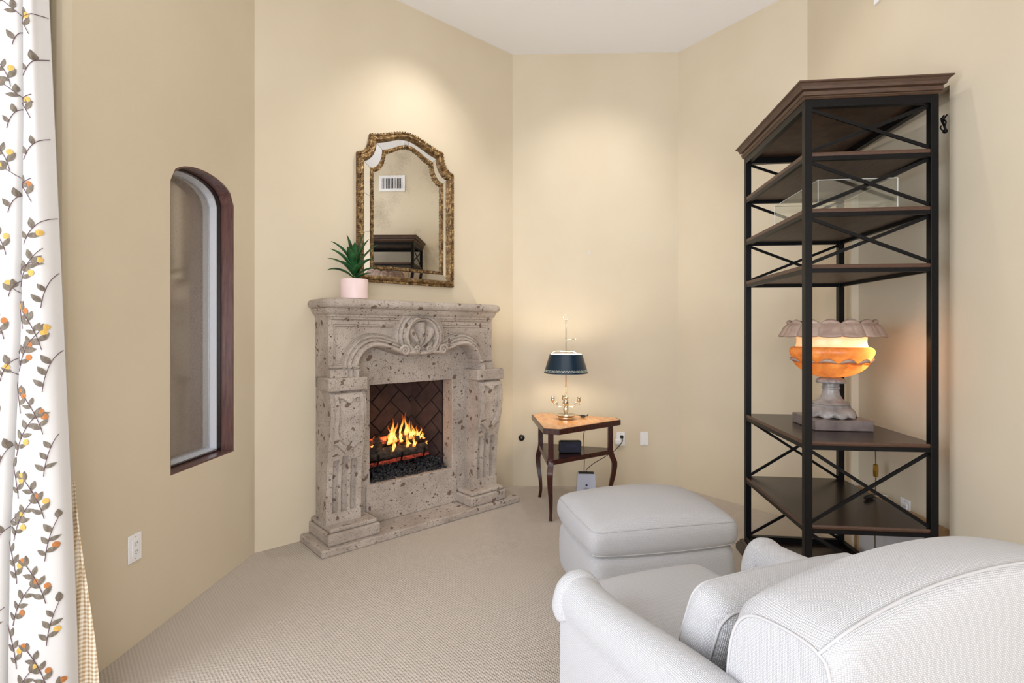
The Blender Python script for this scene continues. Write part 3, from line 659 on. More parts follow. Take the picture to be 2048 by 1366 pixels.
for k, az in enumerate((0, 180, 100)):
    a = radians(az-6); pth = spline([(.012, .125), (.028, .098), (.050, .092), (.064, .104), (.066, .120), (.074, .128), (.084, .116), (.093, .110)], 6)
    g = G(); g.tube([(r_*cos(a), r_*sin(a), z) for r_, z in pth], .0048, 8); o = g.build('candle_arm', 'silver', LP, smooth=True)
    g = G(); g.lathe([(.012, .108), (.004, .114), (.005, .126), (.013, .136), (.015, .146), (.010, .158), (.014, .164), (.015, .166), (.009, .164), (.007, .15)], 16, (.097*cos(a), .097*sin(a), 0)); g.build('candle_cup', 'silver', o, smooth=True)
z0, z1 = .346, .488; r0, r1 = .165, .121
g = G(); g.lathe([(r0, z0), (r0-.002, z0+.004), (r1+.001, z1-.003), (r1, z1)], 56, cap=False); sd = g.build('lamp_shade', 'tole_shade', LP, smooth='auto', label='dark blue-green painted metal shade'); md = sd.modifiers.new('solid', 'SOLIDIFY'); md.thickness = .0015; md.offset = 1
g = G(); g.lathe([(r0-.0025, z0+.001), (r1-.002, z1-.001)], 56, cap=False); g.build('shade_lining', 'shade_inside', sd, smooth=True)
g = G()
for k in range(26):
    a0 = 2*pi*k/26
    for q in range(2):
        pts = []
        for i in range(9):
            tt = i/8; a = a0+tt*.25; zz = z0+.019+.0075*sin(tt*pi*2+q*pi); rr = r0+(r1-r0)*(zz-z0)/(z1-z0)+.0022; pts.append((rr*cos(a), rr*sin(a), zz))
        g.tube(pts, [.0008+.0016*sin(pi*i/8) for i in range(9)], 5)
g.build('shade_garland', 'tole_pattern', sd, kind='stuff', label='thin painted garland')
for k in range(3):
    a = radians(120*k+70); g = G(); g.tube(spline([(0, 0, .508), (.06*cos(a), .06*sin(a), .512), (r1*.8*cos(a), r1*.8*sin(a), .506), (r1*cos(a), r1*sin(a), z1)], 5), .0025, 6); g.build('shade_spider', 'silver', LP, smooth=True)
for k in range(3):
    a = radians(120*k+10); c = (.062*cos(a), .062*sin(a), 0)
    g = G(); g.lathe([(.008, .352), (.009, .385), (.015, .405), (.016, .42), (.010, .44), (.001, .45)], 12, c); m_ = NT('bulb_glow%d' % k); m_.set(Base_Color=(1, .9, .75), Emission_Color=(1, .8, .55, 1), Emission_Strength=2.); g.build('bulb', 'bulb_glow%d' % k, LP, smooth=True)
    g = G(); g.tube([(0, 0, .338), (c[0], c[1], .342)], .003, 6); g.build('socket_arm', 'silver', LP)
l = bpy.data.lights.new('lamp_light', 'POINT'); l.energy = 7.0; l.color = (1, .87, .70); l.shadow_soft_size = .035; o = bpy.data.objects.new('lamp_light', l); COL.objects.link(o); o.parent = LP; o.location = (0, -.03, .436)
# speaker
SPK = empty('speaker', (.425, 3.83, .4225), radians(2), 'dark navy box speaker on the lower table shelf', 'speaker')
g = G(); g.box(-.082, .082, -.028, .028, 0, .088); g.build('body', 'black_plastic', SPK, bevel=.012)
g = G(); g.box(-.074, .074, -.0295, -.027, .006, .081); g.build('grille', 'speaker_blue', SPK, bevel=.004)
def text(s, size, mat, parent, loc, rot):
    c = bpy.data.curves.new('txt', 'FONT'); c.body = s; c.size = size; c.align_x = 'CENTER'; c.align_y = 'CENTER'; c.extrude = .0003
    o = bpy.data.objects.new('txt', c); COL.objects.link(o); dg = bpy.context.evaluated_depsgraph_get(); me = bpy.data.meshes.new_from_object(o.evaluated_get(dg)); bpy.data.objects.remove(o)
    me.materials.clear(); me.materials.append(MAT[mat]); r = bpy.data.objects.new('lettering', me); COL.objects.link(r); r.parent = parent; r.location = loc; r.rotation_euler = rot
    return r
text('ANKER', .024, 'speaker_letter', SPK, (0, -.0299, .055), (pi/2, 0, 0))
# router box standing on the floor
RT = empty('wifi_router', (.57, 4.02, 0), radians(-4), 'white upright modem box on the floor under the table', 'router')
g = G(); g.loft([[(x*k, y*k2, z) for x, y in ((-.075, -.05), (.075, -.05), (.075, .05), (-.075, .05))] for z, k, k2 in ((.001, 1.04, 1.1), (.02, 1.03, 1.05), (.215, .90, .8), (.222, .87, .75))]); g.build('case', 'router_white', RT, bevel=.006)
g = G(); g.box(-.058, .058, -.03, .03, .221, .224); g.build('top_vent', 'dark_hole', RT)
g = G(); g.box(-.007, .007, -.0475, -.0455, .132, .146); g.build('logo', 'router_print', RT)
text('STELLA', .0135, 'router_print', RT, (0, -.0485, .114), (radians(87), 0, 0))

# wall plates
def plate(name, O, U, u, z, label, kind):
    E_ = wall_empty(name, O, U, u=u, z=z, label=label, cat='wall plate')
    g = G(); g.box(-.035, .035, -.006, -.0005, -.057, .057); g.build('plate', 'plate_white', E_, bevel=.002)
    if kind != 'blank':
        g = G(); g.box(-.017, .017, -.009, -.005, -.034, .034); o = g.build('socket_block', 'plate_white', E_, bevel=.001)
        for zz in (.016, -.018):
            for xx in (-.006, .006):
                g = G(); g.box(xx-.001, xx+.001, -.0094, -.0088, zz, zz+.008); g.build('slot', 'dark_hole', o)
            g = G(); g.tube([(0, -.0094, zz-.007), (0, -.0088, zz-.007)], .0028, 8); g.build('slot', 'dark_hole', o)
    for zz in ((.045, -.045)):
        g = G(); g.tube([(0, -.0072, zz), (0, -.0058, zz)], .003, 8); g.build('screw', 'aluminium', E_)
    return E_
plate('wall_outlet', P, U1, -.914, .409, 'white double outlet on the left wall below the arched window', 'outlet')
o1 = plate('wall_outlet', Q, U3, .914, .404, 'white outlet with plugs beside the corner table', 'outlet')
plate('blank_plate', Q, U3, 1.111, .405, 'blank white wall plate right of the plugged outlet', 'blank')
plate('wall_outlet', S, -U1, .905, .402, 'white outlet in the recess behind the iron shelf', 'outlet').location += Vector((.04, 0, 0))
def w3(u, d, z): p = Q+U3*u+Vector((U3.y, -U3.x))*d; return (p.x, p.y, z)
def w5(u, d, z): p = S-U1*u+Vector((-U1.y, U1.x))*d; return (p.x, p.y, z)
# gas key escutcheon
GK = wall_empty('gas_valve', Q, U3, u=.077, z=.408, label='round black gas valve cover on the wall right of the fireplace', cat='valve')
g = G(); g.lathe([(.027, 0), (.027, .004), (.023, .008), (.010, .010), (.009, .006), (.001, .005)], 28); o = g.build('cover', 'black_plastic', GK, smooth='auto'); o.rotation_euler = (pi/2, 0, 0)
g = G(); g.tube([(0, 0, .004), (0, 0, .009)], .0045, 6); o = g.build('key_socket', 'brass', GK); o.rotation_euler = (pi/2, 0, 0)
NL = wall_empty('picture_nail', Q, U3, u=.647, z=1.977, label='tiny metal picture nail left in the back wall', cat='nail')
g = G(); g.tube([(0, 0, .006), (0, -.010, .010)], .0022, 6); g.box(-.003, .003, -.004, -.0005, -.018, .012); g.build('hook', 'aluminium', NL)
# plug, charger and cords
g = G(); M_ = Matrix.Translation((0, 0, 0)); 
CH = wall_empty('usb_charger', Q, U3, u=.893, z=.385, label='white plug-in charger with cable in the outlet by the table', cat='charger')
g = G(); g.box(-.032, .02, -.045, -.0095, -.018, .018); g.build('body', 'plate_white', CH, bevel=.004)
g = G(); g.tube(spline([(0, -.03, -.018), (.02, -.035, -.05), (.0, -.03, -.09), (-.03, -.02, -.13), (-.07, -.03, -.2), (-.06, -.03, -.3), (-.045, -.03, -.384)], 6), .0018, 6); g.build('cable', 'cord_white', CH, smooth=True)
def cord(parent, pts, r, mat, label):
    inv = (Matrix.Translation(parent.location) @ parent.rotation_euler.to_matrix().to_4x4()).inverted()
    g = G(); g.tube(spline([inv @ Vector(p) for p in pts], 8), r, 6); return g.build('cord', mat, parent, smooth=True, label=label), inv
c_, inv = cord(RT, [w3(.918, .030, .42), w3(.915, .06, .39), w3(.85, .10, .33), w3(.76, .16, .29), w3(.66, .22, .25), w3(.59, .32, .225), (.58, 4.03, .2255)], .003, 'cord_black', 'black power cord')
g = G(); g.box(-.012, .012, -.02, .004, -.012, .012, inv @ Matrix.Translation(w3(.918, .016, .425))); g.build('plug', 'black_plastic', c_, bevel=.003)
c_, inv = cord(LP, [(.45, 3.955, TZ+.010), (.49, 3.98, TZ+.022), (.53, 4.0, TZ+.014), (.575, 4.03, TZ+.008), (.60, 4.13, TZ+.004), (.60, 4.16, TZ-.05), (.575, 4.17, .5), (.57, 4.19, .40), (.575, 4.15, .30), (.57, 4.12, .20), (.6, 4.2, .05)], .003, 'cord_black', 'black lamp cord')
g = G(); g.box(.525, .560, 3.985, 4.015, TZ+.0025, TZ+.020, inv); g.build('switch', 'black_plastic', c_, bevel=.006)

# ------------------------------------------------------------------ iron and wood etagere
A_ = Vector((1.397, 3.100)); B_ = Vector((1.316, 2.330)); C_ = Vector((1.831, 2.275))
ex = (C_-B_).normalized(); W = (C_-B_).length; Dp = (A_-B_).length        # local x: short side, local y: long side
SH = empty('etagere', (B_.x, B_.y, 0), atan2(ex.y, ex.x), 'tall black iron etagere with dark wood shelves and crossed end braces', 'shelf')
IR = 'black_iron'; pw = .016
for x, y in ((0, 0), (W, 0), (0, Dp), (W, Dp)):
    g = G(); g.box(x-pw, x+pw, y-pw, y+pw, .070, 2.335); g.build('post', IR, SH, bevel=.002)
LV = [2.101, 1.852, 1.604, .819, .449]
for z in LV:
    g = G(); e = .018; g.loft([[(x, y, zz) for x, y in ((-e+k, -e+k+.004), (W+e-k, -e+k+.004), (W+e-k, Dp+e-k-.004), (-e+k, Dp+e-k-.004))] for zz, k in ((z-.017, .004), (z-.008, 0), (z, .005))])
    # notch the shelf inside the posts: shrink slightly so posts stay proud
    for i, v in enumerate(g.v): g.v[i] = (min(max(v[0], -.013), W+.013), min(max(v[1], -.013), Dp+.013), v[2])
    s_ = g.build('shelf_board', 'espresso_wood' if z < 1 else 'shelf_wood_edge', SH)
    me = s_.data; me.materials.clear(); me.materials.append(MAT['shelf_wood_edge']); me.materials.append(MAT['espresso_wood']); me.materials.append(MAT['shelf_underside_lit'])
    for p in me.polygons: p.material_index = 1 if p.normal.z > .8 else (2 if p.normal.z < -.8 else 0)
    fr = empty('shelf_frame', parent=SH); 
    for x0, x1, y0, y1 in ((pw, W-pw, -.013, .006), (pw, W-pw, Dp-.006, Dp+.013), (-.013, .006, pw, Dp-pw), (W-.006, W+.013, pw, Dp-pw)):
        g = G(); g.box(x0, x1, y0, y1, z-.036, z-.0175); g.build('rail', IR, fr)
fr = empty('top_frame', parent=SH)
for x0, x1, y0, y1 in ((pw, W-pw, -.014, .014), (pw, W-pw, Dp-.014, Dp+.014), (-.014, .014, pw, Dp-pw), (W-.014, W+.014, pw, Dp-pw)):
    g = G(); g.box(x0, x1, y0, y1, 2.300, 2.334); g.build('rail', IR, fr)
    g = G(); g.box(x0, x1, y0, y1, .070, .098); g.build('rail', IR, fr)
def moulding(prof, name, mat, lab):
    g = G(); rings = [[(-o_, -o_, z), (W+o_, -o_, z), (W+o_, Dp+o_, z), (-o_, Dp+o_, z)] for o_, z in prof]; g.loft(rings); return g.build(name, mat, SH, label=lab)
moulding([(.016, 2.335), (.024, 2.341), (.026, 2.344), (.021, 2.346), (.027, 2.349), (.029, 2.363), (.022, 2.366), (.022, 2.369), (.036, 2.372), (.039, 2.384), (.046, 2.394), (.054, 2.398), (.054, 2.404), (.048, 2.406)], 'cornice', 'cornice_wood', 'moulded brown wooden cornice')
moulding([(.052, .001), (.052, .030), (.046, .036), (.044, .046), (.036, .050), (.034, .062), (.024, .070)], 'base', 'espresso_wood', 'moulded dark wooden base')
tops = [2.300]+[z for z in LV]; 
for za, zb in ((2.300, 2.101), (2.101-.036, 1.852), (1.852-.036, 1.604), (.819-.036, .449), (.449-.036, .098)):
    for y in (0, Dp):
        br = empty('cross_brace', parent=SH)
        for k in (0, 1):
            p0 = (pw, y+(k-.5)*.006, za-.008 if k == 0 else zb+.008); p1 = (W-pw, y+(k-.5)*.006, zb+.008 if k == 0 else za-.008)
            g = G(); v0 = Vector(p0); v1 = Vector(p1); dd = (v1-v0).normalized(); nn = Vector((-dd.z, 0, dd.x))*.0075; yy = Vector((0, .003, 0))
            g.loft([[q+nn+yy, q-nn+yy, q-nn-yy, q+nn-yy] for q in (v0, v1)]); g.build('bar', IR, br)
# acrylic display case on the second shelf
def shl(x, y, z): v = Vector((B_.x, B_.y, 0))+Vector((ex.x, ex.y, 0))*x+Vector((-ex.y, ex.x, 0))*y; return (v.x, v.y, z)
AC = empty('display_case', shl(.06, .03, 1.8525), atan2(ex.y, ex.x), 'clear acrylic display case on the upper shelf of the etagere', 'case')
aw, al, ah, at = .335, .50, .137, .003
for (x0, x1, y0, y1, z0_, z1_) in ((0, aw, 0, at, 0, ah), (0, aw, al-at, al, 0, ah), (0, at, at, al-at, 0, ah), (aw-at, aw, at, al-at, 0, ah), (at, aw-at, at, al-at, ah-at, ah)):
    g = G(); g.box(x0, x1, y0, y1, z0_, z1_); g.build('acrylic_panel', 'acrylic', AC)
g = G()
for a, b in (((0, 0), (0, 0)), ((aw, 0), (aw, 0)), ((0, al), (0, al)), ((aw, al), (aw, al))): g.tube([(a[0], a[1], 0), (b[0], b[1], ah)], .0014, 4)
for a, b in (((0, 0), (aw, 0)), ((aw, 0), (aw, al)), ((aw, al), (0, al)), ((0, al), (0, 0))): g.tube([(a[0], a[1], ah), (b[0], b[1], ah)], .0014, 4)
g.build('polished_edge', 'acrylic_edge', AC)
# alabaster urn lamp
UX, UY = 1.640, 2.688; UZ = .8195
UR = empty('urn_lamp', (UX, UY, UZ), atan2(ex.y, ex.x), 'glowing alabaster urn lamp on a marble plinth on the etagere', 'lamp')
g = G(); g.box(-.135, .135, -.135, .135, .0005, .052); g.build('plinth', 'marble_base', UR, bevel=.004, label='square grey marble plinth')
def scal(n, amt, zlim=None): return lambda r, z, a: (r*(1+amt*(abs(sin(a*n/2))**.7-.5)), z)
g = G(); g.lathe([(.110, .053), (.112, .062), (.106, .084), (.092, .102), (.082, .108)], 72, fn=lambda r, z, a: (r*(1+.05*(abs(sin(a*5))**.6-.5)*(1 if z < .1 else .2)), z+(.018*(1-abs(sin(a*5)))*(z < .06)))); g.build('foot', 'grey_marble', UR, smooth=True, label='lobed grey marble foot')
g = G(); g.lathe([(.086, .104), (.088, .112), (.082, .118), (.086, .124), (.080, .132), (.062, .140), (.050, .152), (.042, .170), (.038, .190), (.038, .200), (.042, .204), (.042, .210), (.038, .213), (.038, .232), (.052, .236)], 40); g.build('pedestal', 'grey_marble', UR, smooth='auto')
g = G(); g.lathe([(.040, .230), (.064, .232), (.068, .240), (.062, .252), (.050, .258), (.040, .262)], 64, fn=lambda r, z, a: (r*(1+.07*(abs(sin(a*6))**.6-.5)), z)); g.build('collar', 'grey_marble', UR, smooth=True, label='leaf carved collar')
def shell_build(prof, name, mat, n=96, fn=None, lab=None, th=.004):
    g = G(); g.lathe(spline(prof, 4), n, fn=fn, cap=False); return g.build(name, mat, UR, smooth=True, label=lab)
shell_build([(.030, .262), (.075, .270), (.118, .290), (.150, .318), (.166, .345)], 'lower_bowl', 'alabaster_bowl', 96, lambda r, z, a: (r*(1+.045*(abs(sin(a*6))**.5)), z), 'fluted amber bowl')
shell_build([(.160, .343), (.178, .366), (.188, .388), (.189, .404), (.180, .418), (.163, .424)], 'upper_bowl', 'alabaster_bowl', 72, None, 'bulging amber bowl')
shell_build([(.163, .423), (.158, .432), (.156, .450), (.157, .470), (.162, .492)], 'neck', 'alabaster_neck', 72, None, 'pale glowing neck')
g = G()
for k in range(12):
    a = 2*pi*k/12; c = Vector((cos(a), sin(a), 0)); s_ = Vector((-sin(a), cos(a), 0))
    pts = [c*(.165+.012*sin(pi*i/8)+.004)+s_*(.037*(i/4-1))+Vector((0, 0, .345+.012*sin(pi*i/8))) for i in range(9)]
    g.tube(pts, [.002+.008*sin(pi*i/8) for i in range(9)], 8)
g.build('leaf_band', 'alabaster_rim', UR, smooth=True, label='band of carved leaf tips')
# rolled rim of overlapping petals
RN = 14
g = G(); g.lathe(spline([(.160, .488), (.200, .482), (.232, .480), (.239, .486), (.232, .500), (.218, .524), (.200, .544), (.190, .548), (.182, .545), (.178, .530), (.168, .500)], 3), 336, fn=lambda r, z, a: (r*(1+(.075 if z < .535 and r > .19 else .006)*(abs(sin(a*RN/2))**.35-.8)-(.018*math.exp(-(cos(a*RN/2)/.14)**2*0-((abs(sin(a*RN/2))-1)/.012)**2) if .192 < r < .234 else 0)), z+(-.006*abs(sin(a*RN/2))**.6 if r > .22 else 0))); rim = g.build('rim', 'alabaster_rim', UR, smooth=True, label='carved petal rim')
for k in range(RN):
    a = 2*pi*(k+.5)/RN; c = Vector((cos(a), sin(a), 0)); s_ = Vector((-sin(a), cos(a), 0)); hw_ = .191*pi/RN
    g = G(); g.tube([c*(.191)+s_*(hw_*(i/5-1)*.95)+Vector((0, 0, .543+.010*sin(pi*i/10))) for i in range(11)], [.004+.010*sin(pi*i/10) for i in range(11)], 8); g.build('petal_curl', 'alabaster_rim', rim, smooth=True)
l = bpy.data.lights.new('urn_bulb', 'POINT'); l.energy = 1.9; l.color = (1, .84, .64); l.shadow_soft_size = .03; o = bpy.data.objects.new('urn_bulb', l); COL.objects.link(o); o.parent = UR; o.location = (.115, -.085, .380)
for ch in UR.children:
    if ch.name.split('.')[0] != 'plinth': ch.scale = (1, 1, .968)
# its cord with the brass inline switch
c_, inv = cord(UR, [(UX+.135, UY+.05, UZ+.012), shl(.44, .46, .828), shl(W+.02, .50, .824), shl(W+.033, .50, .79), shl(W+.035, .49, .70), shl(W+.035, .485, .571), shl(W+.036, .49, .48), shl(W+.036, .50, .35), shl(W+.034, .49, .2), shl(W+.030, .48, .08)], .0030, 'cord_gold', 'twisted brown cord')
g = G(); a = inv @ Vector(shl(W+.035, .485, .575)); g.lathe([(.006, -.034), (.013, -.030), (.0145, 0), (.013, .030), (.006, .034)], 6, a); g.build('inline_switch', 'brass', c_, label='brass inline switch')
PB = empty('power_plug', w5(.90, .05, .449+.003), radians(-60), 'black plug adapter lying at the back of the lower etagere shelf', 'plug')
PB.location = shl(.475, .40, .4492)
g = G(); g.tube([(0, -.045, .012), (0, -.03, .0125), (0, .03, .0125), (0, .045, .012)], [.006, .0115, .0115, .006], 8); g.build('body', 'black_plastic', PB, smooth='auto')
g = G(); g.tube(spline([(0, .045, .010), (.02, .08, .006), (-.01, .10, .004), (.03, .125, .004)], 6), .002, 6); g.build('lead', 'cord_white', PB)
# wall vent and iron hook on the right wall
VT = wall_empty('air_vent', S, -U1, u=.895, z=3.17, label='white air grille high on the right wall above the etagere', cat='vent')
g = G()
for x0, x1, z0_, z1_ in ((-.165, .165, .065, .10), (-.165, .165, -.10, -.065), (-.165, -.130, -.065, .065), (.130, .165, -.065, .065)): g.box(x0, x1, -.012, -.0005, z0_, z1_)
g.build('frame', 'plate_white', VT)
g = G(); g.box(-.13, .13, -.0020, -.0008, -.065, .065); g.build('duct_opening', 'dark_hole', VT)
for k in range(13):
    g = G(); x = -.120+k*.02; g.box(-.004, .004, -.009, -.005, -.065, .065, Matrix.Translation((x, 0, 0)) @ Matrix.Rotation(radians(12), 4, 'Z')); g.build('slat', 'plate_white', VT)
HK = empty('wall_hook', w5(1.226, .0, 2.235), 0, 'small dark iron ornament hung high on the wall right of the etagere', 'hook')
HK.rotation_euler = (0, 0, atan2(-U1.y, -U1.x))
g = G(); g.tube(spline([(0, -.004, -.04), (.006, -.012, -.03), (0, -.016, -.005), (-.012, -.014, .012), (-.018, -.012, .03)], 5), .0045, 6); g.tube(spline([(0, -.014, -.02), (.014, -.016, .0), (.004, -.018, .016), (.018, -.014, .032)], 5), .0035, 6); g.tube(spline([(.002, -.016, 0), (-.004, -.02, .02), (.006, -.018, .034)], 5), .0035, 6); g.tube(spline([(-.012, -.01, -.03), (-.018, -.016, -.015), (-.02, -.012, -.004)], 5), .003, 6); g.ball((0, -.010, -.036), .010, 8, 6); g.build('scroll', 'black_iron', HK, smooth=True)

# ------------------------------------------------------------------ upholstery helpers
UP = 'upholstery'
def cushion(name, parent, x0, x1, y0, y1, z0, z1, r, crown=.0, bulge=.0, n=22, mat=UP, M=None, label=None, taper=None, pipe=True, dome=None):
    """rounded, crowned box; piping cords round its top and bottom edges"""
    cx, cy, cz = (x0+x1)/2, (y0+y1)/2, (z0+z1)/2; hx, hy, hz = (x1-x0)/2, (y1-y0)/2, (z1-z0)/2
    def mp(p):
        q = Vector((max(-hx+r, min(hx-r, p.x)), max(-hy+r, min(hy-r, p.y)), max(-hz+r, min(hz-r, p.z)))); d = p-q
        if d.length > 1e-9: d = d.normalized()*r
        v = q+d; fx = 1-(v.x/hx)**2; fy = 1-(v.y/hy)**2; fz = 1-(v.z/hz)**2
        v.z += crown*max(0, fx)**.6*max(0, fy)**.6*(v.z/hz); v.x += bulge*max(0, fz)*(v.x/hx)+bulge*.9*max(0, fy)*(v.x/hx); v.y += bulge*max(0, fz)*(v.y/hy)+bulge*.9*max(0, fx)*(v.y/hy)
        v += Vector((cx, cy, cz))
        return M @ v if M is not None else v
    g = G()
    ts = [-1+2*i/n for i in range(n+1)]
    def warp(t_, h): # concentrate samples near the rounded edges
        return h*math.copysign(abs(t_)**.75, t_)
    for ax in range(3):
        for s in (-1, 1):
            h = [hx, hy, hz]; o1, o2 = (ax+1) % 3, (ax+2) % 3
            def fn(u, v):
                p = [0, 0, 0]; p[ax] = s*h[ax]; p[o1] = warp(2*u-1, h[o1]); p[o2] = warp(2*v-1, h[o2]); return mp(Vector(p))
            g.grid(fn, n, n)
    me_o = g.build(name, mat, parent, smooth=True, label=label)
    bm = bmesh.new(); bm.from_mesh(me_o.data); bmesh.ops.remove_doubles(bm, verts=bm.verts, dist=.0004); bmesh.ops.recalc_face_normals(bm, faces=bm.faces); bm.to_mesh(me_o.data); bm.free(); boxuv(me_o.data)
    if pipe:
        for sz in (-1, 1):
            k = .30*r; pts = []; m = 20
            rr = r
            for qx, qy, a0 in ((1, 1, 0), (-1, 1, 90), (-1, -1, 180), (1, -1, 270)):
                for i in range(7):
                    a = radians(a0+15*i); pts.append(Vector((qx*(hx-rr)+rr*cos(a), qy*(hy-rr)+rr*sin(a), sz*(hz-.3*rr))))
            dense = []
            for i in range(len(pts)):
                a, b = pts[i], pts[(i+1) % len(pts)]; kk = max(1, int((b-a).length/.025))
                dense += [a.lerp(b, q/kk) for q in range(kk)]
            path = [mp(p) for p in dense]; path.append(path[0])
            G().tube(path, .0032, 6, cap=False).build('piping', 'piping_fabric', me_o, smooth=True)
    return me_o
# ------------------------------------------------------------------ ottoman
OT = empty('ottoman', (.645, 2.60, 0), radians(12), 'off-white woven ottoman standing in front of the armchair', 'ottoman')
cushion('body', OT, -.345, .345, -.255, .255, .055, .325, .05, 0, .012, pipe=False, label='upholstered box body')
cushion('top_cushion', OT, -.352, .352, -.262, .262, .312, .442, .042, .072, .012, label='thick crowned cushion')
for x in (-.28, .28):
    for y in (-.19, .19):
        g = G(); g.loft([[(x+k*a, y+k*b, z) for a, b in ((-1, -1), (1, -1), (1, 1), (-1, 1))] for z, k in ((0.0005, .017), (.07, .024))]); g.build('leg', 'espresso_wood', OT)
# ------------------------------------------------------------------ armchair (local +y is its facing direction)
CH_ = empty('armchair', (.532, 1.630, 0), radians(20), 'off-white woven armchair with rolled arms seen from behind', 'armchair')
cushion('seat_base', CH_, -.30, .30, -.56, .20, .06, .33, .05, 0, .008, pipe=False)
cushion('seat_cushion', CH_, -.262, .262, -.46, .245, .325, .455, .045, .035, .008, label='boxed seat cushion')
Mb = Matrix.Translation((.0, -.335, .455)) @ Matrix.Rotation(radians(107), 4, 'X')
cushion('back_cushion', CH_, -.255, .255, .0, .272, -.062, .062, .040, .02, .010, M=Mb, label='loose boxed back cushion')
# arms: rolled section swept from back to front
def arm(s):
    g = G(); rings = []
    prof = []
    # section in (outward o, z) ; inner face, over the roll, outer face
    for o_, z in [(-.075, .10), (-.078, .30), (-.072, .42), (-.058, .50)]: prof.append((o_, z))
    for k in range(15):
        a = pi*.92-(pi*1.10)*k/14; prof.append((.008+.066*cos(a), .535+.066*sin(a)))
    for o_, z in [(.066, .48), (.066, .40), (.068, .25), (.070, .08)]: prof.append((o_, z))
    N = 16
    for i in range(N+1):
        t_ = i/N; y = -.62+.64*t_; dz = .055*smooth01((.9-t_)/.9)-.004*t_; k = 1
        rings.append([(s*(.345+o_), y, z+(dz if z > .35 else 0)) for o_, z in prof])
    g.loft(rings); a = g.build('arm', UP, CH_, smooth='auto', uv=True, label='low rolled arm')
    # padded roll closing the arm front
    pth = spline([(s*(.345-.05), .015, .44), (s*(.345-.045), .020, .51), (s*(.345-.01), .024, .560), (s*(.345+.030), .022, .555), (s*(.345+.048), .016, .512), (s*(.345+.048), .004, .482)], 7)
    G().tube(pth, [interp(i, [0, 6, 14, 28, len(pth)-1], [.020, .036, .042, .042, .030]) for i in range(len(pth))], 14).build('arm_roll', UP, CH_, smooth=True, uv=True)
for s in (-1, 1): arm(s)
# back: profile swept across the width, boxed ends
def back():
    BX = .072; HW = .388
    prof = [(-.555, .34), (-.530, .50), (-.520, .60), (-.523, .68), (-.535, .74), (-.558, .782), (-.594, .806), (-.645, .816), (-.705, .820), (-.750, .814), (-.774, .785), (-.782, .66), (-.777, .40), (-.770, .08), (-.56, .08)]
    pf = spline(prof[:12], 4)+[tuple(p) for p in prof[12:]]; g = G(); rings = []; N = 30
    for i in range(N+1):
        x = -HW+2*HW*i/N; e = abs(x)/HW
        ins = .020*max(0, (e-.90)/.10)**2; cr = .058*(1-e**2.2)
        rings.append([(BX+x, -.65+(y+.65)*(1-ins*7)+(-.012*(1-e*e) if y > -.6 else .0), z+(cr-ins if z > .6 else (cr*(z-.34)/.26 if z > .34 else 0))) for y, z in pf])
    g.loft(rings, cap=False)
    for r_ in (rings[0], rings[-1]):
        c = (r_[0][0]+(-.012 if r_ is rings[0] else .012), -.66, .50); n = len(r_); g.add([c]+list(r_), [(0, i+1, (i+1) % n+1) for i in range(n)])
    b = g.build('backrest', UP, CH_, smooth='auto', uv=True, label='wide padded back with seamed top')
    for s in (0, N): G().tube([Vector(p)+Vector(((-.001 if s == 0 else .001), 0, 0)) for p in rings[s][2:46]], .0030, 6, cap=False).build('piping', 'piping_fabric', b, smooth=True)
    k = min(range(len(pf)), key=lambda i: abs(pf[i][0]+.750)+abs(pf[i][1]-.814)); G().tube([Vector(rings[i][k])+Vector((0, -.001, .0005)) for i in range(N+1)], .0030, 6, cap=False).build('piping', 'piping_fabric', b, smooth=True)
back()
for x in (-.33, .33):
    for y in (-.70, .12):
        g = G(); g.loft([[(x+k*a, y+k*b, z) for a, b in ((-1, -1), (1, -1), (1, 1), (-1, 1))] for z, k in ((0.0005, .018), (.09, .026))]); g.build('leg', 'espresso_wood', CH_)

# ------------------------------------------------------------------ curtain
CU = empty('curtain', (-1.65, 1.75, 0), 0, 'white curtain embroidered with leafy berry vines at the left edge', 'curtain')
def cx_edge(z): return interp(z, [0, .3, .57, 1.4, 2.42, 3.0], [-1.462, -1.468, -1.478, -1.515, -1.560, -1.572])
def cx_fold(z): return interp(z, [0, .57, 1.3, 2.0, 2.42, 3.0], [-1.668, -1.662, -1.628, -1.618, -1.618, -1.62])
def ctrl(z):
    xr, xc = cx_edge(z), cx_fold(z); k = interp(z, [0, 2.9], [1.1, .75]); w_ = xr-xc
    pts = [(-2.14, 1.80), (-2.06, 1.70), (-1.97, 1.80), (-1.89, 1.70), (-1.82, 1.795), (-1.768, 1.712), (xc-.060, 1.700), (xc-.012, 1.712), (xc, 1.748), (xc+.006, 1.748), (xc+.012, 1.718), (xc+.34*w_, 1.698), (xc+.68*w_, 1.705), (xr-.012, 1.728), (xr, 1.765)]
    return [(x, 1.75+(y-1.75)*k) for x, y in pts]
NP = 8; NA = 14*NP
_cache = {}
def crow(z):
    q = round(z, 3)
    if q not in _cache: _cache[q] = spline(ctrl(z), NP)
    return _cache[q]
def csurf(a, z):
    r = crow(z); t_ = min(max(a*NA, 0), NA-1e-6); i = int(t_); f = t_-i; p, q = r[i], r[i+1]; return Vector((p[0]+(q[0]-p[0])*f, p[1]+(q[1]-p[1])*f, z))
loc0 = Vector((-1.65, 1.75, 0))
g = G(); g.grid(lambda u, v: csurf(u, .012+2.93*v)-loc0, NA, 60); pn = g.build('panel', 'curtain_cotton', CU, smooth=True); md = pn.modifiers.new('solid', 'SOLIDIFY'); md.thickness = .002
g = G(); g.grid(lambda u, v: Vector((cx_edge(.012+.78*v)-.014+(.006+.060*smooth01((.78-.78*v)/.78))*u, 1.770+.03*u+.010*sin(u*5), .012+.78*v))-loc0, 10, 40); ln = g.build('lining', 'gingham', CU, smooth=True, label='beige gingham lining')
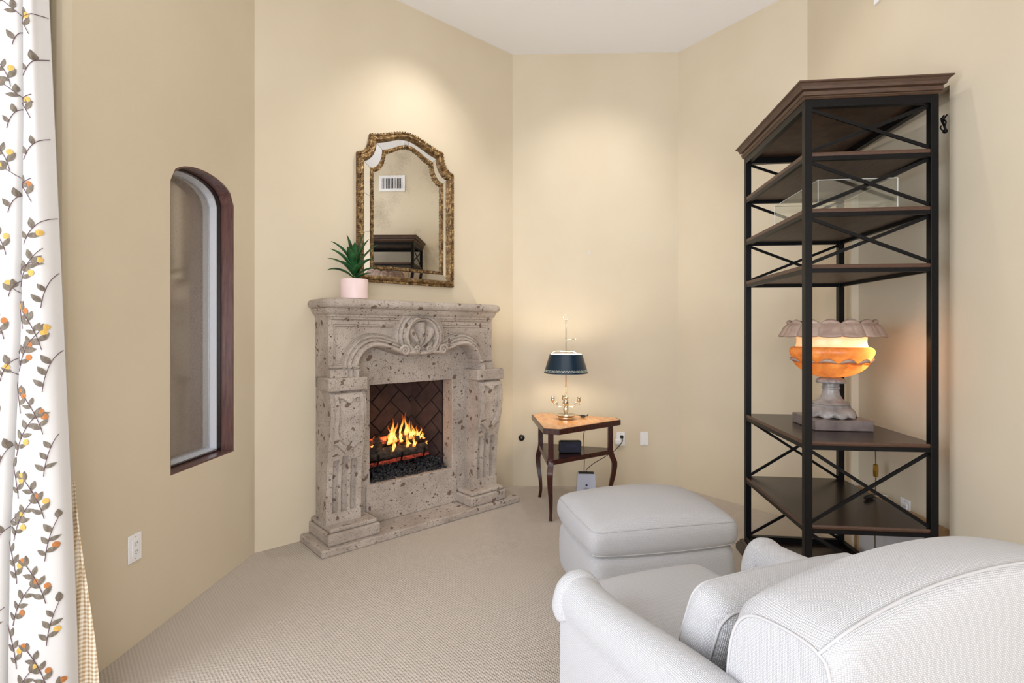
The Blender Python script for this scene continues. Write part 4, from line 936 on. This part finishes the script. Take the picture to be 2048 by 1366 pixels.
def a_at(x, z, front=True):
    r = crow(z); best = None
    for i in range(NA):
        p, q = r[i], r[i+1]
        if (p[0]-x)*(q[0]-x) <= 0 and abs(q[0]-p[0]) > 1e-6:
            y = p[1]; 
            if best is None or y < best[0]: best = (y, (i+(x-p[0])/(q[0]-p[0]))/NA)
    return best[1] if best else None
def cpt(x, z, off=.0022):
    a = a_at(x, z)
    if a is None: return None
    p = csurf(a, z); e = 1/NA*.5; t_ = (csurf(min(a+e, 1), z)-csurf(max(a-e, 0), z)); nrm = Vector((t_.y, -t_.x, 0)).normalized()
    if nrm.y > 0: nrm = -nrm
    return p+nrm*off-loc0
def patch(outline_c, outline, name, mat, parent):
    pts = [cpt(x, z) for x, z in outline]; c = cpt(*outline_c, .003)
    if c is None or any(p is None for p in pts): return
    if max((p-c).length for p in pts) > .075 or max(p.y for p in pts)-min(p.y for p in pts) > .021: return
    n = len(pts); G().add([c]+pts, [(0, i+1, (i+1) % n+1) for i in range(n)]).build(name, mat, parent)
def sleaf(x, z, ang, L, parent):
    wd = L*.23; u = Vector((cos(ang), sin(ang))); s_ = Vector((-sin(ang), cos(ang))); o_ = []
    for i in range(7): t_ = i/6; o_.append(Vector((x, z))+u*L*t_+s_*wd*sin(pi*t_**.85))
    for i in range(5, 0, -1): t_ = i/6; o_.append(Vector((x, z))+u*L*t_-s_*wd*sin(pi*t_**.85))
    patch(tuple(Vector((x, z))+u*L*.5), [tuple(p) for p in o_], 'leaf', 'thread_leaf', parent)
def sberry(x, z, r, mat, parent): patch((x, z), [(x+r*cos(2*pi*k/10), z+1.15*r*sin(2*pi*k/10)) for k in range(10)], 'berry', mat, parent)
def sprig(px, py, ang, fl, sc=1.0):
    """one embroidered sprig; px, py only say where on the cloth it is stitched"""
    Y = 1.715; x0 = (px-1024)/1045*Y; z0 = HC-(py-664)/1045*Y
    q = random.Random(int(px*7+py)); E_ = None; pts = []
    a = radians(ang); x, z = x0, z0; st = []
    for i in range(16):
        st.append((x, z, a)); x += .011*sc*cos(a); z += .011*sc*sin(a); a += fl*.09
    P3 = [cpt(x_, z_, .0024) for x_, z_, _ in st]; run = []
    for p in P3:
        if p is None or (run and (p-run[-1]).length > .03): break
        run.append(p)
    if len(run) < 4: return
    E_ = G().tube(run, .0011, 5).build('embroidered_sprig', 'thread_stem', CU)
    for i, (sd, dl) in ((2, (1, .9)), (3, (-1, .9)), (6, (1, .75)), (7, (-1, .85)), (10, (1, .8)), (11, (-1, .8)), (15, (1, .35)), (15, (-1, .55))):
        if i >= len(run): continue
        x_, z_, a_ = st[i]; L = (.040+q.uniform(-.006, .005))*sc
        sleaf(x_, z_, a_+sd*dl, L, E_)
    for i, sd, m_ in ((5, -1, 'thread_rust' if q.random() < .5 else 'thread_gold'), (15, 0, 'thread_gold' if q.random() < .5 else 'thread_rust')):
        if i >= len(run): continue
        x_, z_, a_ = st[i]; d_ = .024*sc; sberry(x_+d_*cos(a_+sd*1.2), z_+d_*sin(a_+sd*1.2), .0105*sc, m_, E_)
sr = random.Random(11)
def col_px(y, f):       # cloth position between the crease (f=0) and the hem edge (f=1)
    z = HC-(y-664)/1045*1.715; x = cx_fold(z)+(cx_edge(z)-cx_fold(z))*f; return x/1.715*1045+1024
for k in range(17):
    y = 70+k*84
    if y < 560: sprig(col_px(y, .34 if k % 2 else .58), y, 72 if k % 2 else 112, -.5 if k % 2 else .45, .86)
    else:
        sprig(col_px(y, .30 if k % 2 else .22), y, 96 if k % 2 else 78, .35 if k % 2 else -.35, .86)
        sprig(col_px(y+42, .74), y+42, 102 if k % 2 else 86, .3 if k % 2 else -.2, .84)
    sprig(col_px(y, -.16)-sr.uniform(0, 14), y+20, 100 if k % 2 else 80, .7 if k % 2 else -.7, .86)
# rod over the curtain (above the frame)
RD = empty('curtain_rod', (-1.9, 1.75, 2.965), 0, 'dark iron curtain rod above the embroidered curtain', 'rod')
g = G(); g.tube([(-.30, 0, 0), (.36, 0, 0)], .014, 10); g.ball((.375, 0, 0), .028, 12, 8); g.build('pole', 'black_iron', RD, smooth=True)
g = G(); g.tube([(.33, 0, 0), (.33, .21, 0)], .008, 8); g.build('bracket', 'black_iron', RD)

# ------------------------------------------------------------------ recessed ceiling lights
def downlight(x, y, aim, power, ang, label, blend=1.0):
    E_ = empty('recessed_light', (x, y, CEIL), 0, label, 'light', 'ceiling spots')
    g = G(); g.lathe([(.055, -.001), (.075, -.001), (.078, -.006), (.070, -.010), (.055, -.006)], 32, cap=False); g.build('trim_ring', 'white_paint', E_, smooth='auto')
    l = bpy.data.lights.new('spot', 'SPOT'); l.energy = power; l.color = (1, .95, .90); l.spot_size = radians(ang); l.spot_blend = blend; l.shadow_soft_size = .03
    o = bpy.data.objects.new('spot_lamp', l); COL.objects.link(o); o.parent = E_; o.location = (0, 0, -.02)
    o.rotation_euler = (Vector(aim)-Vector((x, y, CEIL-.02))).to_track_quat('-Z', 'Y').to_euler()
n2 = Vector((U2.y, -U2.x)); p = P+U2*1.06+n2*.74; a = P+U2*1.06
downlight(p.x, p.y, (a.x, a.y, 2.0), 46, 84, 'recessed ceiling spot washing the wall above the mirror')
n3 = Vector((U3.y, -U3.x)); p = Q+U3*.70+n3*1.10; a = Q+U3*.70
downlight(p.x, p.y, (a.x, a.y, 1.9), 46, 80, 'recessed ceiling spot washing the wall above the table lamp')
downlight(.95, 2.55, (1.9, 3.0, 1.8), 22, 90, 'recessed ceiling spot in front of the etagere')
